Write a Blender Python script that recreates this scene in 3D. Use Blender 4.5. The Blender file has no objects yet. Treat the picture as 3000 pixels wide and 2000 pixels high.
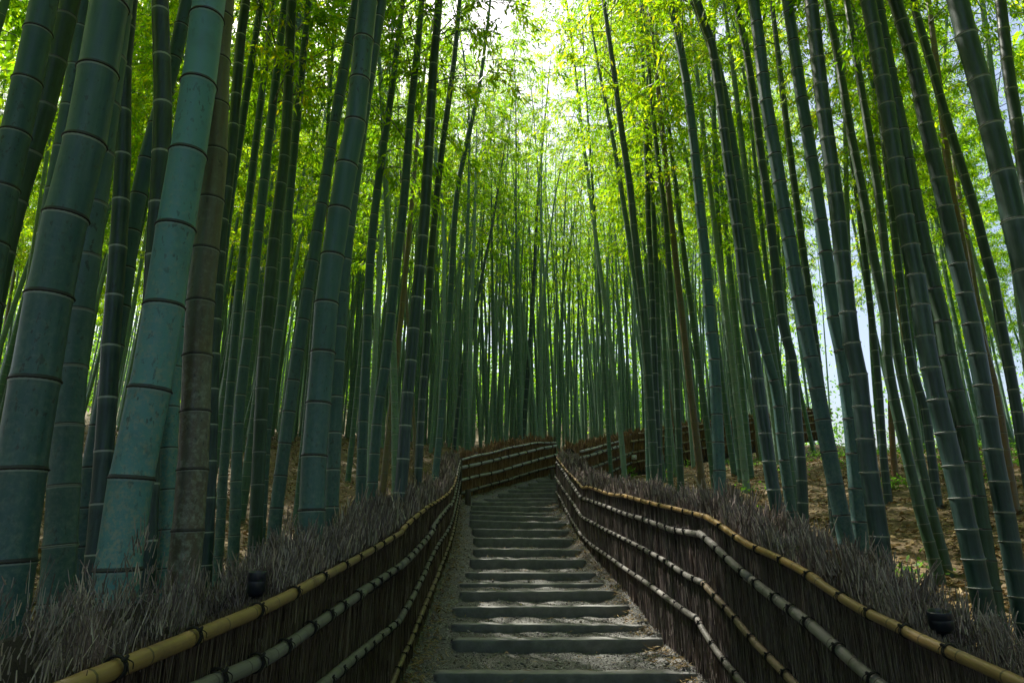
import bpy, math, random
import numpy as np
from mathutils import Vector, Matrix

random.seed(7)
RNG = np.random.default_rng(7)
SC = bpy.context.scene
COL = SC.collection

# ------------------------------------------------------------------ camera, sky, sun, exposure
FOC = 1900.0                                   # focal length in pixels of the 3000 x 2000 photograph
PITCH = math.atan(540.0 / FOC)
CAM = np.array([0.0, 0.0, 1.6])
cam_data = bpy.data.cameras.new('camera')
cam_data.sensor_width = 36.0
cam_data.lens = 36.0 * FOC / 3000.0
cam_data.clip_start = 0.05
cam_data.clip_end = 600.0
cam = bpy.data.objects.new('camera', cam_data)
COL.objects.link(cam)
cam.location = CAM
cam.rotation_euler = (math.radians(90) + PITCH, 0, 0)
SC.camera = cam

SUN_ELEV = math.radians(57)
SUN_AZ = math.radians(-38)                     # from +Y (into the picture) towards +X
world = bpy.data.worlds.new('World')
SC.world = world
world.use_nodes = True
wn = world.node_tree
wn.nodes.clear()
sky = wn.nodes.new('ShaderNodeTexSky')
sky.sky_type = 'NISHITA'
sky.sun_disc = False
sky.sun_elevation = SUN_ELEV
sky.sun_rotation = SUN_AZ
sky.air_density = 1.0
sky.dust_density = 5.0
bg = wn.nodes.new('ShaderNodeBackground')
bg.inputs['Strength'].default_value = 0.14
wo = wn.nodes.new('ShaderNodeOutputWorld')
wn.links.new(sky.outputs[0], bg.inputs[0])
wn.links.new(bg.outputs[0], wo.inputs[0])

sun_data = bpy.data.lights.new('sun', 'SUN')
sun_data.energy = 5.0
sun_data.angle = math.radians(0.55)
sun_data.color = (1.0, 0.95, 0.86)
sun = bpy.data.objects.new('sun', sun_data)
COL.objects.link(sun)
sd = Vector((math.sin(SUN_AZ) * math.cos(SUN_ELEV), math.cos(SUN_AZ) * math.cos(SUN_ELEV), math.sin(SUN_ELEV)))
sun.rotation_euler = sd.to_track_quat('Z', 'Y').to_euler()
sun.location = sd * 60

SC.view_settings.view_transform = 'Standard'
SC.view_settings.look = 'None'
SC.view_settings.gamma = 1.0
SC.view_settings.use_curve_mapping = False
SC.view_settings.exposure = 0.95
SC.render.engine = 'CYCLES'
SC.cycles.use_denoising = True
SC.cycles.max_bounces = 10
SC.cycles.diffuse_bounces = 4
SC.cycles.transmission_bounces = 6
SC.cycles.transparent_max_bounces = 4
SC.cycles.caustics_reflective = False
SC.cycles.caustics_refractive = False

# ------------------------------------------------------------------ geometry helpers
CP, SP = math.cos(PITCH), math.sin(PITCH)


def ray(u, v):
    a = (u - 1500.0) / FOC
    b = -(v - 1000.0) / FOC
    return np.array([a, CP - b * SP, SP + b * CP])


def at_y(u, v, y):
    r = ray(u, v)
    return CAM + r * (y / r[1])


def z_at(v, y):
    return at_y(1500, v, y)[2]


def mesh_np(name, V, F, mat=None, uv=None, smooth=True, mats=None, midx=None):
    """V (n,3), F (m,4) or (m,3) index arrays or list of such arrays."""
    V = np.asarray(V, dtype=np.float32)
    Fs = F if isinstance(F, list) else [F]
    Fs = [np.asarray(f, dtype=np.int32) for f in Fs if len(f)]
    me = bpy.data.meshes.new(name)
    me.vertices.add(len(V))
    me.vertices.foreach_set('co', V.ravel())
    loops = np.concatenate([f.ravel() for f in Fs])
    counts = np.concatenate([np.full(len(f), f.shape[1], dtype=np.int32) for f in Fs])
    starts = np.concatenate([[0], np.cumsum(counts)[:-1]]).astype(np.int32)
    me.loops.add(len(loops))
    me.loops.foreach_set('vertex_index', loops)
    me.polygons.add(len(counts))
    me.polygons.foreach_set('loop_start', starts)
    try:
        me.polygons.foreach_set('loop_total', counts)
    except Exception:
        pass
    me.update(calc_edges=True)
    if uv is not None:
        l = me.uv_layers.new(name='UVMap')
        l.data.foreach_set('uv', np.asarray(uv, dtype=np.float32).ravel())
    if smooth:
        me.polygons.foreach_set('use_smooth', np.ones(len(counts), dtype=bool))
    if mat is not None:
        me.materials.append(mat)
    if mats:
        for m in mats:
            me.materials.append(m)
        me.polygons.foreach_set('material_index', np.asarray(midx, dtype=np.int32))
    me.validate()
    return me


def obj(name, me, parent=None, kind=None, label=None, cat=None, group=None, loc=None):
    o = bpy.data.objects.new(name, me)
    COL.objects.link(o)
    if parent is not None:
        o.parent = parent
    if loc is not None:
        o.location = loc
    tag(o, kind, label, cat, group)
    return o


def tag(o, kind=None, label=None, cat=None, group=None):
    if kind:
        o['kind'] = kind
    if label:
        o['label'] = label
    if cat:
        o['category'] = cat
    if group:
        o['group'] = group


def thing(name, label, cat, loc=(0, 0, 0), group=None):
    o = bpy.data.objects.new(name, None)
    o.empty_display_size = 0.2
    COL.objects.link(o)
    o.location = loc
    tag(o, None, label, cat, group)
    return o


def resample(pts, step):
    """Smooth (Catmull-Rom) resampling of a 3D polyline at about 'step' spacing."""
    P = np.asarray(pts, float)
    if len(P) == 2:
        n = max(2, int(np.linalg.norm(P[1] - P[0]) / step) + 1)
        t = np.linspace(0, 1, n)[:, None]
        return P[0] * (1 - t) + P[1] * t
    Q = np.vstack([2 * P[0] - P[1], P, 2 * P[-1] - P[-2]])
    out = []
    for i in range(len(P) - 1):
        p0, p1, p2, p3 = Q[i:i + 4]
        n = max(1, int(np.ceil(np.linalg.norm(p2 - p1) / step)))
        t = (np.arange(n) / n)[:, None]
        out.append(0.5 * (2 * p1 + (p2 - p0) * t + (2 * p0 - 5 * p1 + 4 * p2 - p3) * t ** 2
                          + (3 * p1 - p0 - 3 * p2 + p3) * t ** 3))
    out.append(P[-1:])
    return np.vstack(out)


def frames(P):
    T = np.gradient(P, axis=0)
    T /= np.linalg.norm(T, axis=1)[:, None] + 1e-9
    ref = np.array([0.0, 1.0, 0.0]) if abs(T[:, 1].mean()) < 0.8 else np.array([1.0, 0, 0])
    if abs(T[:, 2].mean()) < 0.6:
        ref = np.array([0, 0, 1.0])
    A = np.cross(ref, T)
    A /= np.linalg.norm(A, axis=1)[:, None] + 1e-9
    B = np.cross(T, A)
    return T, A, B


def tube(P, R, sides, vcoord=None, cap=True):
    """Tube along P with radii R; returns V, faces list, uv per loop."""
    n = len(P)
    _, A, B = frames(P)
    th = np.arange(sides) * 2 * math.pi / sides
    V = (P[:, None, :] + R[:, None, None] * (np.cos(th)[None, :, None] * A[:, None, :]
                                             + np.sin(th)[None, :, None] * B[:, None, :])).reshape(-1, 3)
    i = np.arange(n - 1)[:, None] * sides
    j = np.arange(sides)[None, :]
    j2 = (j + 1) % sides
    F = np.stack([i + j, i + j2, i + sides + j2, i + sides + j], -1).reshape(-1, 4)
    if vcoord is None:
        vcoord = np.arange(n, dtype=float)
    u0 = np.broadcast_to(j / sides, (n - 1, sides))
    u1 = np.broadcast_to((j + 1) / sides, (n - 1, sides))
    v0 = np.broadcast_to(vcoord[:-1, None], (n - 1, sides))
    v1 = np.broadcast_to(vcoord[1:, None], (n - 1, sides))
    UV = np.stack([np.stack([u0, v0], -1), np.stack([u1, v0], -1), np.stack([u1, v1], -1), np.stack([u0, v1], -1)], 2).reshape(-1, 2)
    Fs = [F]
    if cap:
        V = np.vstack([V, P[0], P[-1]])
        c0, c1 = n * sides, n * sides + 1
        jj = np.arange(sides)
        F3 = np.vstack([np.stack([np.full(sides, c0), (jj + 1) % sides, jj], -1),
                        np.stack([np.full(sides, c1), (n - 1) * sides + jj, (n - 1) * sides + (jj + 1) % sides], -1)])
        Fs.append(F3)
        vc = np.concatenate([np.full((sides * 3, 1), math.floor(vcoord[0]) + 0.5), np.full((sides * 3, 1), math.floor(vcoord[-1]) + 0.5)])
        UV = np.vstack([UV, np.hstack([np.full_like(vc, 0.5), vc])])
    return V, Fs, UV


def noded_tube(P, rad_fn, spacing_fn, sides, bulge=1.06, start=0.35, cap=True, first=None):
    """Tube with bamboo nodes. Returns V, F, UV, node positions (point, tangent, radius)."""
    seg = np.linalg.norm(np.diff(P, axis=0), axis=1)
    L = np.concatenate([[0], np.cumsum(seg)])
    tot = L[-1]
    s = -start * spacing_fn(0) if first is None else first - spacing_fn(0)
    nodes = []
    while s < tot:
        nodes.append(s)
        s += spacing_fn(max(s, 0) / tot)
    nodes.append(s)
    ss, vv, rr = [], [], []
    for k in range(len(nodes) - 1):
        a, b = nodes[k], nodes[k + 1]
        d = b - a
        e = min(0.016, 0.06 * d) / d
        for fr, m in ((0.0, bulge), (e, 1 + (bulge - 1) * 0.25), (2.2 * e, 0.985), (1 - 2.6 * e, 1.0), (1 - e, 1 + (bulge - 1) * 0.35)):
            q = a + fr * d
            if 0 <= q <= tot:
                ss.append(q)
                vv.append(k + fr)
                rr.append(m)
    ss, vv, rr = np.array(ss), np.array(vv), np.array(rr)
    if ss[0] > 1e-4:
        ss = np.concatenate([[0], ss]); vv = np.concatenate([[vv[0] - 0.01], vv]); rr = np.concatenate([[1.0], rr])
    if ss[-1] < tot - 1e-3:
        ss = np.concatenate([ss, [tot]]); vv = np.concatenate([vv, [vv[-1] + 0.01]]); rr = np.concatenate([rr, [1.0]])
    C = np.stack([np.interp(ss, L, P[:, k]) for k in range(3)], -1)
    R = np.array([rad_fn(x / tot) for x in ss]) * rr
    V, F, UV = tube(C, R, sides, vv, cap)
    T, _, _ = frames(C)
    isn = [i for i in range(len(ss)) if abs(vv[i] - round(vv[i])) < 1e-6 and 0 < i < len(ss) - 1]
    nd = [(C[i], T[i], R[i]) for i in isn]
    return V, F, UV, nd


class Acc:
    """Accumulates several shapes into one mesh."""
    def __init__(self):
        self.V, self.F4, self.F3, self.n = [], [], [], 0
        self.uv4, self.uv3 = [], []

    def add(self, V, Fs, UV=None):
        Fs = Fs if isinstance(Fs, list) else [Fs]
        k = 0
        for f in Fs:
            f = np.asarray(f)
            m = f.size
            u = UV[k:k + m] if UV is not None else np.zeros((m, 2))
            k += m
            if f.shape[1] == 4:
                self.F4.append(f + self.n); self.uv4.append(u)
            else:
                self.F3.append(f + self.n); self.uv3.append(u)
        self.V.append(np.asarray(V)); self.n += len(V)

    def mesh(self, name, mat, smooth=True):
        Fs, uvs = [], []
        if self.F4:
            Fs.append(np.vstack(self.F4)); uvs += self.uv4
        if self.F3:
            Fs.append(np.vstack(self.F3)); uvs += self.uv3
        return mesh_np(name, np.vstack(self.V), Fs, mat, np.vstack(uvs), smooth)


# ------------------------------------------------------------------ materials
def new_mat(name):
    m = bpy.data.materials.new(name)
    m.use_nodes = True
    nt = m.node_tree
    nt.nodes.clear()
    out = nt.nodes.new('ShaderNodeOutputMaterial')
    return m, nt, out


def N(nt, typ, **kw):
    n = nt.nodes.new(typ)
    for k, v in kw.items():
        if k in n.inputs:
            n.inputs[k].default_value = v
        else:
            setattr(n, k, v)
    return n


def ramp(nt, fac, stops):
    r = nt.nodes.new('ShaderNodeValToRGB')
    el = r.color_ramp.elements
    while len(el) < len(stops):
        el.new(0.5)
    for e, (p, c) in zip(el, stops):
        e.position = p
        e.color = (*c, 1)
    nt.links.new(fac, r.inputs[0])
    return r.outputs[0]


def math_n(nt, op, a, b=None, clamp=False):
    n = nt.nodes.new('ShaderNodeMath')
    n.operation = op
    n.use_clamp = clamp
    for k, x in enumerate((a, b)):
        if x is None:
            continue
        if isinstance(x, (int, float)):
            n.inputs[k].default_value = x
        else:
            nt.links.new(x, n.inputs[k])
    return n.outputs[0]


def mix_c(nt, fac, a, b, typ='MIX'):
    n = nt.nodes.new('ShaderNodeMix')
    n.data_type = 'RGBA'
    n.blend_type = typ
    for s, x in ((n.inputs[0], fac), (n.inputs[6], a), (n.inputs[7], b)):
        if isinstance(x, (int, float)):
            s.default_value = x
        elif isinstance(x, tuple):
            s.default_value = (*x, 1)
        else:
            nt.links.new(x, s)
    return n.outputs[2]


def noise(nt, vec, scale, detail=3.0, rough=0.55):
    n = nt.nodes.new('ShaderNodeTexNoise')
    n.inputs['Scale'].default_value = scale
    n.inputs['Detail'].default_value = detail
    n.inputs['Roughness'].default_value = rough
    if vec is not None:
        nt.links.new(vec, n.inputs['Vector'])
    return n.outputs[0]


def mapped(nt, vec, scale):
    n = nt.nodes.new('ShaderNodeMapping')
    n.inputs['Scale'].default_value = scale
    nt.links.new(vec, n.inputs['Vector'])
    return n.outputs[0]


def finish(nt, out, col, rough, bump=None, bstr=0.3, bdist=0.01, spec=0.5):
    b = nt.nodes.new('ShaderNodeBsdfPrincipled')
    nt.links.new(col, b.inputs['Base Color'])
    if isinstance(rough, (int, float)):
        b.inputs['Roughness'].default_value = rough
    else:
        nt.links.new(rough, b.inputs['Roughness'])
    b.inputs['Specular IOR Level'].default_value = spec
    if bump is not None:
        bn = nt.nodes.new('ShaderNodeBump')
        bn.inputs['Strength'].default_value = bstr
        bn.inputs['Distance'].default_value = bdist
        nt.links.new(bump, bn.inputs['Height'])
        nt.links.new(bn.outputs[0], b.inputs['Normal'])
    nt.links.new(b.outputs[0], out.inputs[0])
    return b


def culm_material(name, stops, ring_dark, ring_pale, lichen=0.0, rough=0.42):
    m, nt, out = new_mat(name)
    tc = N(nt, 'ShaderNodeTexCoord')
    oi = N(nt, 'ShaderNodeObjectInfo')
    col = ramp(nt, oi.outputs['Random'], stops)
    pos = tc.outputs['Object']
    # lengthwise streaks and blotches of the waxy bloom
    st = noise(nt, mapped(nt, pos, (38, 38, 1.6)), 1.0, 4.0)
    bl = noise(nt, pos, 3.1, 4.0, 0.65)
    col = mix_c(nt, math_n(nt, 'MULTIPLY', math_n(nt, 'SUBTRACT', st, 0.45, True), 0.9, True), col, (0.11, 0.19, 0.18))
    blf = math_n(nt, 'MULTIPLY', math_n(nt, 'SUBTRACT', bl, 0.5, True), 3.0, True)
    col = mix_c(nt, math_n(nt, 'MULTIPLY', blf, 0.55, True), col, (0.035, 0.075, 0.058))
    # powdery bloom in long patches, dark pin spots in drifts
    pw = noise(nt, mapped(nt, pos, (7, 7, 1.1)), 1.0, 5.0, 0.7)
    col = mix_c(nt, math_n(nt, 'MULTIPLY', math_n(nt, 'SUBTRACT', pw, 0.5, True), 2.2, True), col, mix_c(nt, 0.5, col, (0.17, 0.24, 0.23)))
    sp_ = noise(nt, mapped(nt, pos, (42, 42, 20)), 1.0, 3.0, 0.6)
    dr_ = math_n(nt, 'MULTIPLY', math_n(nt, 'SUBTRACT', noise(nt, pos, 1.7, 3.0), 0.42, True), 5.0, True)
    col = mix_c(nt, math_n(nt, 'MULTIPLY', math_n(nt, 'MULTIPLY', math_n(nt, 'GREATER_THAN', sp_, 0.615), dr_), 0.75), col, (0.02, 0.026, 0.02))
    # brownish scars
    sc = noise(nt, mapped(nt, pos, (14, 14, 5)), 1.0, 5.0, 0.7)
    col = mix_c(nt, math_n(nt, 'MULTIPLY', math_n(nt, 'GREATER_THAN', sc, 0.70), 0.55), col, (0.05, 0.035, 0.022))
    if lichen:
        sx = N(nt, 'ShaderNodeSeparateXYZ')
        nt.links.new(pos, sx.inputs[0])
        low = math_n(nt, 'SUBTRACT', 1.0, math_n(nt, 'MULTIPLY', sx.outputs[2], 0.26), True)
        ln = noise(nt, pos, 34.0, 6.0, 0.78)
        lf = math_n(nt, 'MULTIPLY', math_n(nt, 'SUBTRACT', math_n(nt, 'ADD', ln, math_n(nt, 'MULTIPLY', low, 0.13)), 0.545, True), 7.0 * lichen, True)
        col = mix_c(nt, math_n(nt, 'MULTIPLY', lf, math_n(nt, 'MULTIPLY', low, 1.6, True)), col, (0.24, 0.27, 0.21))
        l2 = noise(nt, mapped(nt, pos, (15, 15, 9)), 1.0, 6.0, 0.75)
        lf2 = math_n(nt, 'MULTIPLY', math_n(nt, 'SUBTRACT', l2, 0.56, True), 8.0 * lichen, True)
        col = mix_c(nt, math_n(nt, 'MULTIPLY', lf2, math_n(nt, 'MULTIPLY', low, 0.9, True)), col, (0.035, 0.05, 0.025))
    # node rings from the lengthwise coordinate of the stem
    uv = N(nt, 'ShaderNodeUVMap')
    su = N(nt, 'ShaderNodeSeparateXYZ')
    nt.links.new(uv.outputs[0], su.inputs[0])
    wob = noise(nt, pos, 30.0, 2.0)
    vv = math_n(nt, 'ADD', su.outputs[1], math_n(nt, 'MULTIPLY', math_n(nt, 'SUBTRACT', wob, 0.5), 0.012))
    fr = math_n(nt, 'FRACT', vv)
    dk = math_n(nt, 'LESS_THAN', fr, 0.034)
    pl = math_n(nt, 'GREATER_THAN', fr, 0.962)
    node_bloom = math_n(nt, 'MULTIPLY', math_n(nt, 'SUBTRACT', fr, 0.80, True), 3.0, True)  # waxy bloom paling the stem below each node
    col = mix_c(nt, math_n(nt, 'MULTIPLY', node_bloom, ring_pale * 0.5), col, (0.22, 0.30, 0.27))
    col = mix_c(nt, math_n(nt, 'MULTIPLY', pl, ring_pale), col, (0.42, 0.45, 0.40))
    col = mix_c(nt, math_n(nt, 'MULTIPLY', dk, ring_dark), col, (0.022, 0.02, 0.014))
    rg = math_n(nt, 'ADD', math_n(nt, 'MULTIPLY', bl, 0.3), rough - 0.12)
    finish(nt, out, col, rg, st, 0.12, 0.004, 0.5)
    return m


M = {}
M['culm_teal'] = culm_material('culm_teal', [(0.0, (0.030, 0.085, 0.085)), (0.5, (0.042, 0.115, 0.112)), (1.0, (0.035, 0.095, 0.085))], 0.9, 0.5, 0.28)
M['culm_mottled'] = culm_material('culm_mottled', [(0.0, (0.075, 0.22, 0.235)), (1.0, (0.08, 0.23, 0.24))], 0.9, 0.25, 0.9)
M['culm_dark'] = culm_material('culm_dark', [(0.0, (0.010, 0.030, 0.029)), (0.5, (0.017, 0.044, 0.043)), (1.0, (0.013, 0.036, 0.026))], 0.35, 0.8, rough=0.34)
M['culm_green'] = culm_material('culm_green', [(0.0, (0.018, 0.052, 0.02)), (1.0, (0.028, 0.068, 0.028))], 0.6, 0.4)
M['culm_brown'] = culm_material('culm_brown', [(0.0, (0.16, 0.085, 0.035)), (1.0, (0.20, 0.12, 0.05))], 0.8, 0.25)
M['culm_old'] = culm_material('culm_old', [(0.0, (0.085, 0.07, 0.038)), (1.0, (0.09, 0.065, 0.033))], 0.8, 0.25, 0.7)
M['culm_far'] = culm_material('culm_far', [(0.0, (0.04, 0.095, 0.07)), (0.25, (0.085, 0.16, 0.12)), (0.5, (0.05, 0.12, 0.08)), (0.75, (0.12, 0.20, 0.16)), (0.88, (0.05, 0.11, 0.06)), (0.9, (0.20, 0.13, 0.06)), (1.0, (0.17, 0.12, 0.06))], 0.6, 0.6)


def leaf_material(name, stops, trans_gain, tmix=0.55):
    m, nt, out = new_mat(name)
    g = N(nt, 'ShaderNodeNewGeometry')
    oi = N(nt, 'ShaderNodeObjectInfo')
    f = math_n(nt, 'ADD', math_n(nt, 'MULTIPLY', g.outputs['Random Per Island'], 0.65), math_n(nt, 'MULTIPLY', oi.outputs['Random'], 0.35))
    col = ramp(nt, f, stops)
    d = N(nt, 'ShaderNodeBsdfPrincipled')
    d.inputs['Roughness'].default_value = 0.5
    d.inputs['Specular IOR Level'].default_value = 0.2
    nt.links.new(col, d.inputs['Base Color'])
    t = N(nt, 'ShaderNodeBsdfTranslucent')
    tcx = mix_c(nt, 1.0, col, trans_gain, 'MULTIPLY')
    nt.links.new(tcx, t.inputs['Color'])
    mx = N(nt, 'ShaderNodeMixShader')
    mx.inputs[0].default_value = tmix
    nt.links.new(d.outputs[0], mx.inputs[1])
    nt.links.new(t.outputs[0], mx.inputs[2])
    nt.links.new(mx.outputs[0], out.inputs[0])
    return m


M['leaf'] = leaf_material('bamboo_leaf', [(0.0, (0.022, 0.075, 0.010)), (0.4, (0.05, 0.125, 0.010)), (0.8, (0.095, 0.165, 0.010)), (1.0, (0.16, 0.18, 0.015))], (6.4, 5.0, 0.9), 0.70)
M['leaf_low'] = leaf_material('undergrowth_leaf', [(0.0, (0.04, 0.11, 0.015)), (1.0, (0.10, 0.22, 0.03))], (3.5, 3.2, 2.0), 0.5)
M['dry_leaf'] = leaf_material('dry_leaf', [(0.0, (0.11, 0.07, 0.026)), (0.5, (0.23, 0.16, 0.062)), (0.85, (0.34, 0.255, 0.115)), (1.0, (0.48, 0.40, 0.24))], (1.0, 0.9, 0.8), 0.15)


def twig_material(name, stops):
    m, nt, out = new_mat(name)
    g = N(nt, 'ShaderNodeNewGeometry')
    tc = N(nt, 'ShaderNodeTexCoord')
    f = math_n(nt, 'ADD', math_n(nt, 'MULTIPLY', g.outputs['Random Per Island'], 0.72),
               math_n(nt, 'MULTIPLY', noise(nt, tc.outputs['Object'], 2.2, 3.0), 0.42))
    col = ramp(nt, f, stops)
    pt = noise(nt, tc.outputs['Object'], 3.4, 4.0, 0.65)
    col = mix_c(nt, math_n(nt, 'MULTIPLY', math_n(nt, 'SUBTRACT', pt, 0.5, True), 3.2, True), col, mix_c(nt, 1.0, col, (0.95, 0.74, 0.58), 'MULTIPLY'))
    finish(nt, out, col, 0.8, spec=0.25)
    return m


M['twig_grey'] = twig_material('twig_grey', [(0.0, (0.045, 0.033, 0.029)), (0.45, (0.165, 0.132, 0.124)), (0.8, (0.36, 0.305, 0.29)), (1.0, (0.60, 0.52, 0.45))])
M['twig_brown'] = twig_material('twig_brown', [(0.0, (0.03, 0.02, 0.014)), (0.5, (0.095, 0.068, 0.05)), (0.85, (0.19, 0.145, 0.115)), (1.0, (0.34, 0.27, 0.21))])
M['twig_face'] = twig_material('twig_face', [(0.0, (0.04, 0.03, 0.026)), (0.5, (0.13, 0.105, 0.098)), (0.85, (0.25, 0.21, 0.20)), (1.0, (0.40, 0.35, 0.32))])
M['twig_rust'] = twig_material('twig_rust', [(0.0, (0.09, 0.05, 0.028)), (0.5, (0.24, 0.14, 0.075)), (1.0, (0.42, 0.28, 0.16))])


def rail_material(name, c0, c1, spot, rough):
    m, nt, out = new_mat(name)
    tc = N(nt, 'ShaderNodeTexCoord')
    pos = tc.outputs['Object']
    oi = N(nt, 'ShaderNodeObjectInfo')
    uv = N(nt, 'ShaderNodeUVMap')
    st = noise(nt, mapped(nt, uv.outputs[0], (22, 1.6, 1)), 1.0, 5.0, 0.65)
    pt = noise(nt, pos, 5.0, 5.0, 0.7)
    col = mix_c(nt, st, c0, c1)
    col = mix_c(nt, math_n(nt, 'MULTIPLY', oi.outputs['Random'], 0.35), col, (0.10, 0.085, 0.06))
    col = mix_c(nt, math_n(nt, 'MULTIPLY', math_n(nt, 'SUBTRACT', pt, 0.52, True), 4.0, True), col, spot)
    su = N(nt, 'ShaderNodeSeparateXYZ')
    nt.links.new(uv.outputs[0], su.inputs[0])
    fr = math_n(nt, 'FRACT', su.outputs[1])
    dk = math_n(nt, 'LESS_THAN', fr, 0.04)
    col = mix_c(nt, math_n(nt, 'MULTIPLY', dk, 0.8), col, (0.03, 0.022, 0.012))
    finish(nt, out, col, rough, st, 0.25, 0.003)
    return m


M['rail_yellow'] = rail_material('rail_yellow', (0.22, 0.13, 0.035), (0.36, 0.23, 0.075), (0.13, 0.08, 0.035), 0.45)
M['rail_grey'] = rail_material('rail_grey', (0.115, 0.11, 0.095), (0.25, 0.24, 0.215), (0.055, 0.046, 0.036), 0.62)
M['rail_tan'] = rail_material('rail_tan', (0.15, 0.105, 0.055), (0.27, 0.205, 0.12), (0.08, 0.058, 0.036), 0.58)
M['rail_silver'] = rail_material('rail_silver', (0.34, 0.335, 0.33), (0.52, 0.515, 0.51), (0.20, 0.18, 0.16), 0.45)


def simple_mat(name, c0, c1, scale, rough, bump=0.3, dist=0.01, detail=5.0, vec_scale=None):
    m, nt, out = new_mat(name)
    tc = N(nt, 'ShaderNodeTexCoord')
    v = tc.outputs['Object']
    if vec_scale:
        v = mapped(nt, v, vec_scale)
    n = noise(nt, v, scale, detail, 0.65)
    col = ramp(nt, n, [(0.3, c0), (0.7, c1)])
    finish(nt, out, col, rough, n, bump, dist)
    return m


M['cord'] = simple_mat('palm_cord', (0.006, 0.006, 0.006), (0.016, 0.015, 0.014), 60, 0.85, 0.5, 0.003)
M['post_wood'] = simple_mat('post_wood', (0.035, 0.028, 0.02), (0.085, 0.07, 0.05), 8, 0.8, 0.5, 0.01, 5, (6, 6, 1))
M['brown_wood'] = simple_mat('brown_wood', (0.05, 0.025, 0.012), (0.12, 0.06, 0.028), 8, 0.8, 0.5, 0.01, 5, (6, 6, 1))
M['lamp_black'] = simple_mat('lamp_black', (0.008, 0.011, 0.017), (0.014, 0.018, 0.026), 30, 0.35, 0.1, 0.002)
M['lamp_glass'] = simple_mat('lamp_glass', (0.03, 0.06, 0.08), (0.04, 0.08, 0.10), 10, 0.12, 0.0)
M['box_white'] = simple_mat('box_white', (0.55, 0.56, 0.55), (0.68, 0.68, 0.66), 20, 0.5, 0.05)
M['cable'] = simple_mat('cable', (0.10, 0.11, 0.11), (0.18, 0.19, 0.19), 20, 0.5, 0.0)


def stone_material():
    m, nt, out = new_mat('worn_stone')
    tc = N(nt, 'ShaderNodeTexCoord')
    pos = tc.outputs['Object']
    g = N(nt, 'ShaderNodeNewGeometry')
    oi = N(nt, 'ShaderNodeObjectInfo')
    a = noise(nt, pos, 3.0, 6.0, 0.7)
    b = noise(nt, pos, 45.0, 5.0, 0.75)
    col = ramp(nt, a, [(0.25, (0.20, 0.205, 0.19)), (0.6, (0.30, 0.305, 0.285)), (0.85, (0.44, 0.44, 0.41))])
    col = mix_c(nt, math_n(nt, 'MULTIPLY', b, 0.5), col, (0.09, 0.088, 0.075))
    # blotchy dark olive tint on the upright faces, tops left clear
    ms = noise(nt, pos, 7.0, 5.0, 0.7)
    sx = N(nt, 'ShaderNodeSeparateXYZ')
    nt.links.new(g.outputs['True Normal'], sx.inputs[0])
    side = math_n(nt, 'SUBTRACT', 1.0, math_n(nt, 'ABSOLUTE', sx.outputs[2]), True)
    mf = math_n(nt, 'MULTIPLY', math_n(nt, 'MULTIPLY', math_n(nt, 'SUBTRACT', ms, 0.30, True), 3.2, True), side)
    col = mix_c(nt, math_n(nt, 'MULTIPLY', mf, 0.6), col, (0.055, 0.062, 0.042))
    col = mix_c(nt, math_n(nt, 'MULTIPLY', oi.outputs['Random'], 0.25), col, (0.12, 0.125, 0.11))
    hs = math_n(nt, 'ADD', math_n(nt, 'MULTIPLY', a, 0.6), math_n(nt, 'MULTIPLY', b, 0.5))
    finish(nt, out, col, 0.62, hs, 0.55, 0.012)
    return m


def gravel_material():
    m, nt, out = new_mat('gravel_path')
    tc = N(nt, 'ShaderNodeTexCoord')
    pos = tc.outputs['Object']
    vo = nt.nodes.new('ShaderNodeTexVoronoi')
    vo.inputs['Scale'].default_value = 75.0
    nt.links.new(pos, vo.inputs['Vector'])
    big = noise(nt, pos, 1.3, 4.0)
    col = ramp(nt, N(nt, 'ShaderNodeSeparateColor').outputs[0], [(0, (0, 0, 0)), (1, (1, 1, 1))])
    sep = N(nt, 'ShaderNodeSeparateColor')
    nt.links.new(vo.outputs['Color'], sep.inputs[0])
    col = ramp(nt, sep.outputs[0], [(0.0, (0.065, 0.066, 0.06)), (0.55, (0.135, 0.136, 0.125)), (0.9, (0.24, 0.24, 0.225)), (1.0, (0.42, 0.415, 0.39))])
    col = mix_c(nt, math_n(nt, 'MULTIPLY', math_n(nt, 'SUBTRACT', big, 0.45, True), 1.6, True), col, (0.085, 0.07, 0.048))
    h = math_n(nt, 'SUBTRACT', 1.0, vo.outputs['Distance'])
    finish(nt, out, col, 0.8, h, 0.8, 0.012)
    return m


def floor_material():
    m, nt, out = new_mat('leaf_strewn_soil')
    tc = N(nt, 'ShaderNodeTexCoord')
    pos = tc.outputs['Object']
    a = noise(nt, pos, 0.8, 5.0, 0.6)
    b = noise(nt, mapped(nt, pos, (16, 34, 20)), 1.0, 5.0, 0.75)
    col = ramp(nt, b, [(0.28, (0.04, 0.028, 0.014)), (0.5, (0.135, 0.095, 0.042)), (0.72, (0.25, 0.185, 0.085))])
    col = mix_c(nt, math_n(nt, 'MULTIPLY', math_n(nt, 'SUBTRACT', a, 0.45, True), 2.4, True), col, (0.07, 0.048, 0.026))
    # far out, past the grove, meadow grass takes over
    sx = N(nt, 'ShaderNodeSeparateXYZ')
    nt.links.new(pos, sx.inputs[0])
    mead = math_n(nt, 'MULTIPLY', math_n(nt, 'SUBTRACT', math_n(nt, 'ADD', sx.outputs[0], math_n(nt, 'MULTIPLY', sx.outputs[1], 0.35)), 24.0), 0.25, True)
    col = mix_c(nt, mead, col, (0.12, 0.19, 0.04))
    finish(nt, out, col, 0.85, b, 0.8, 0.03)
    return m


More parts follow.
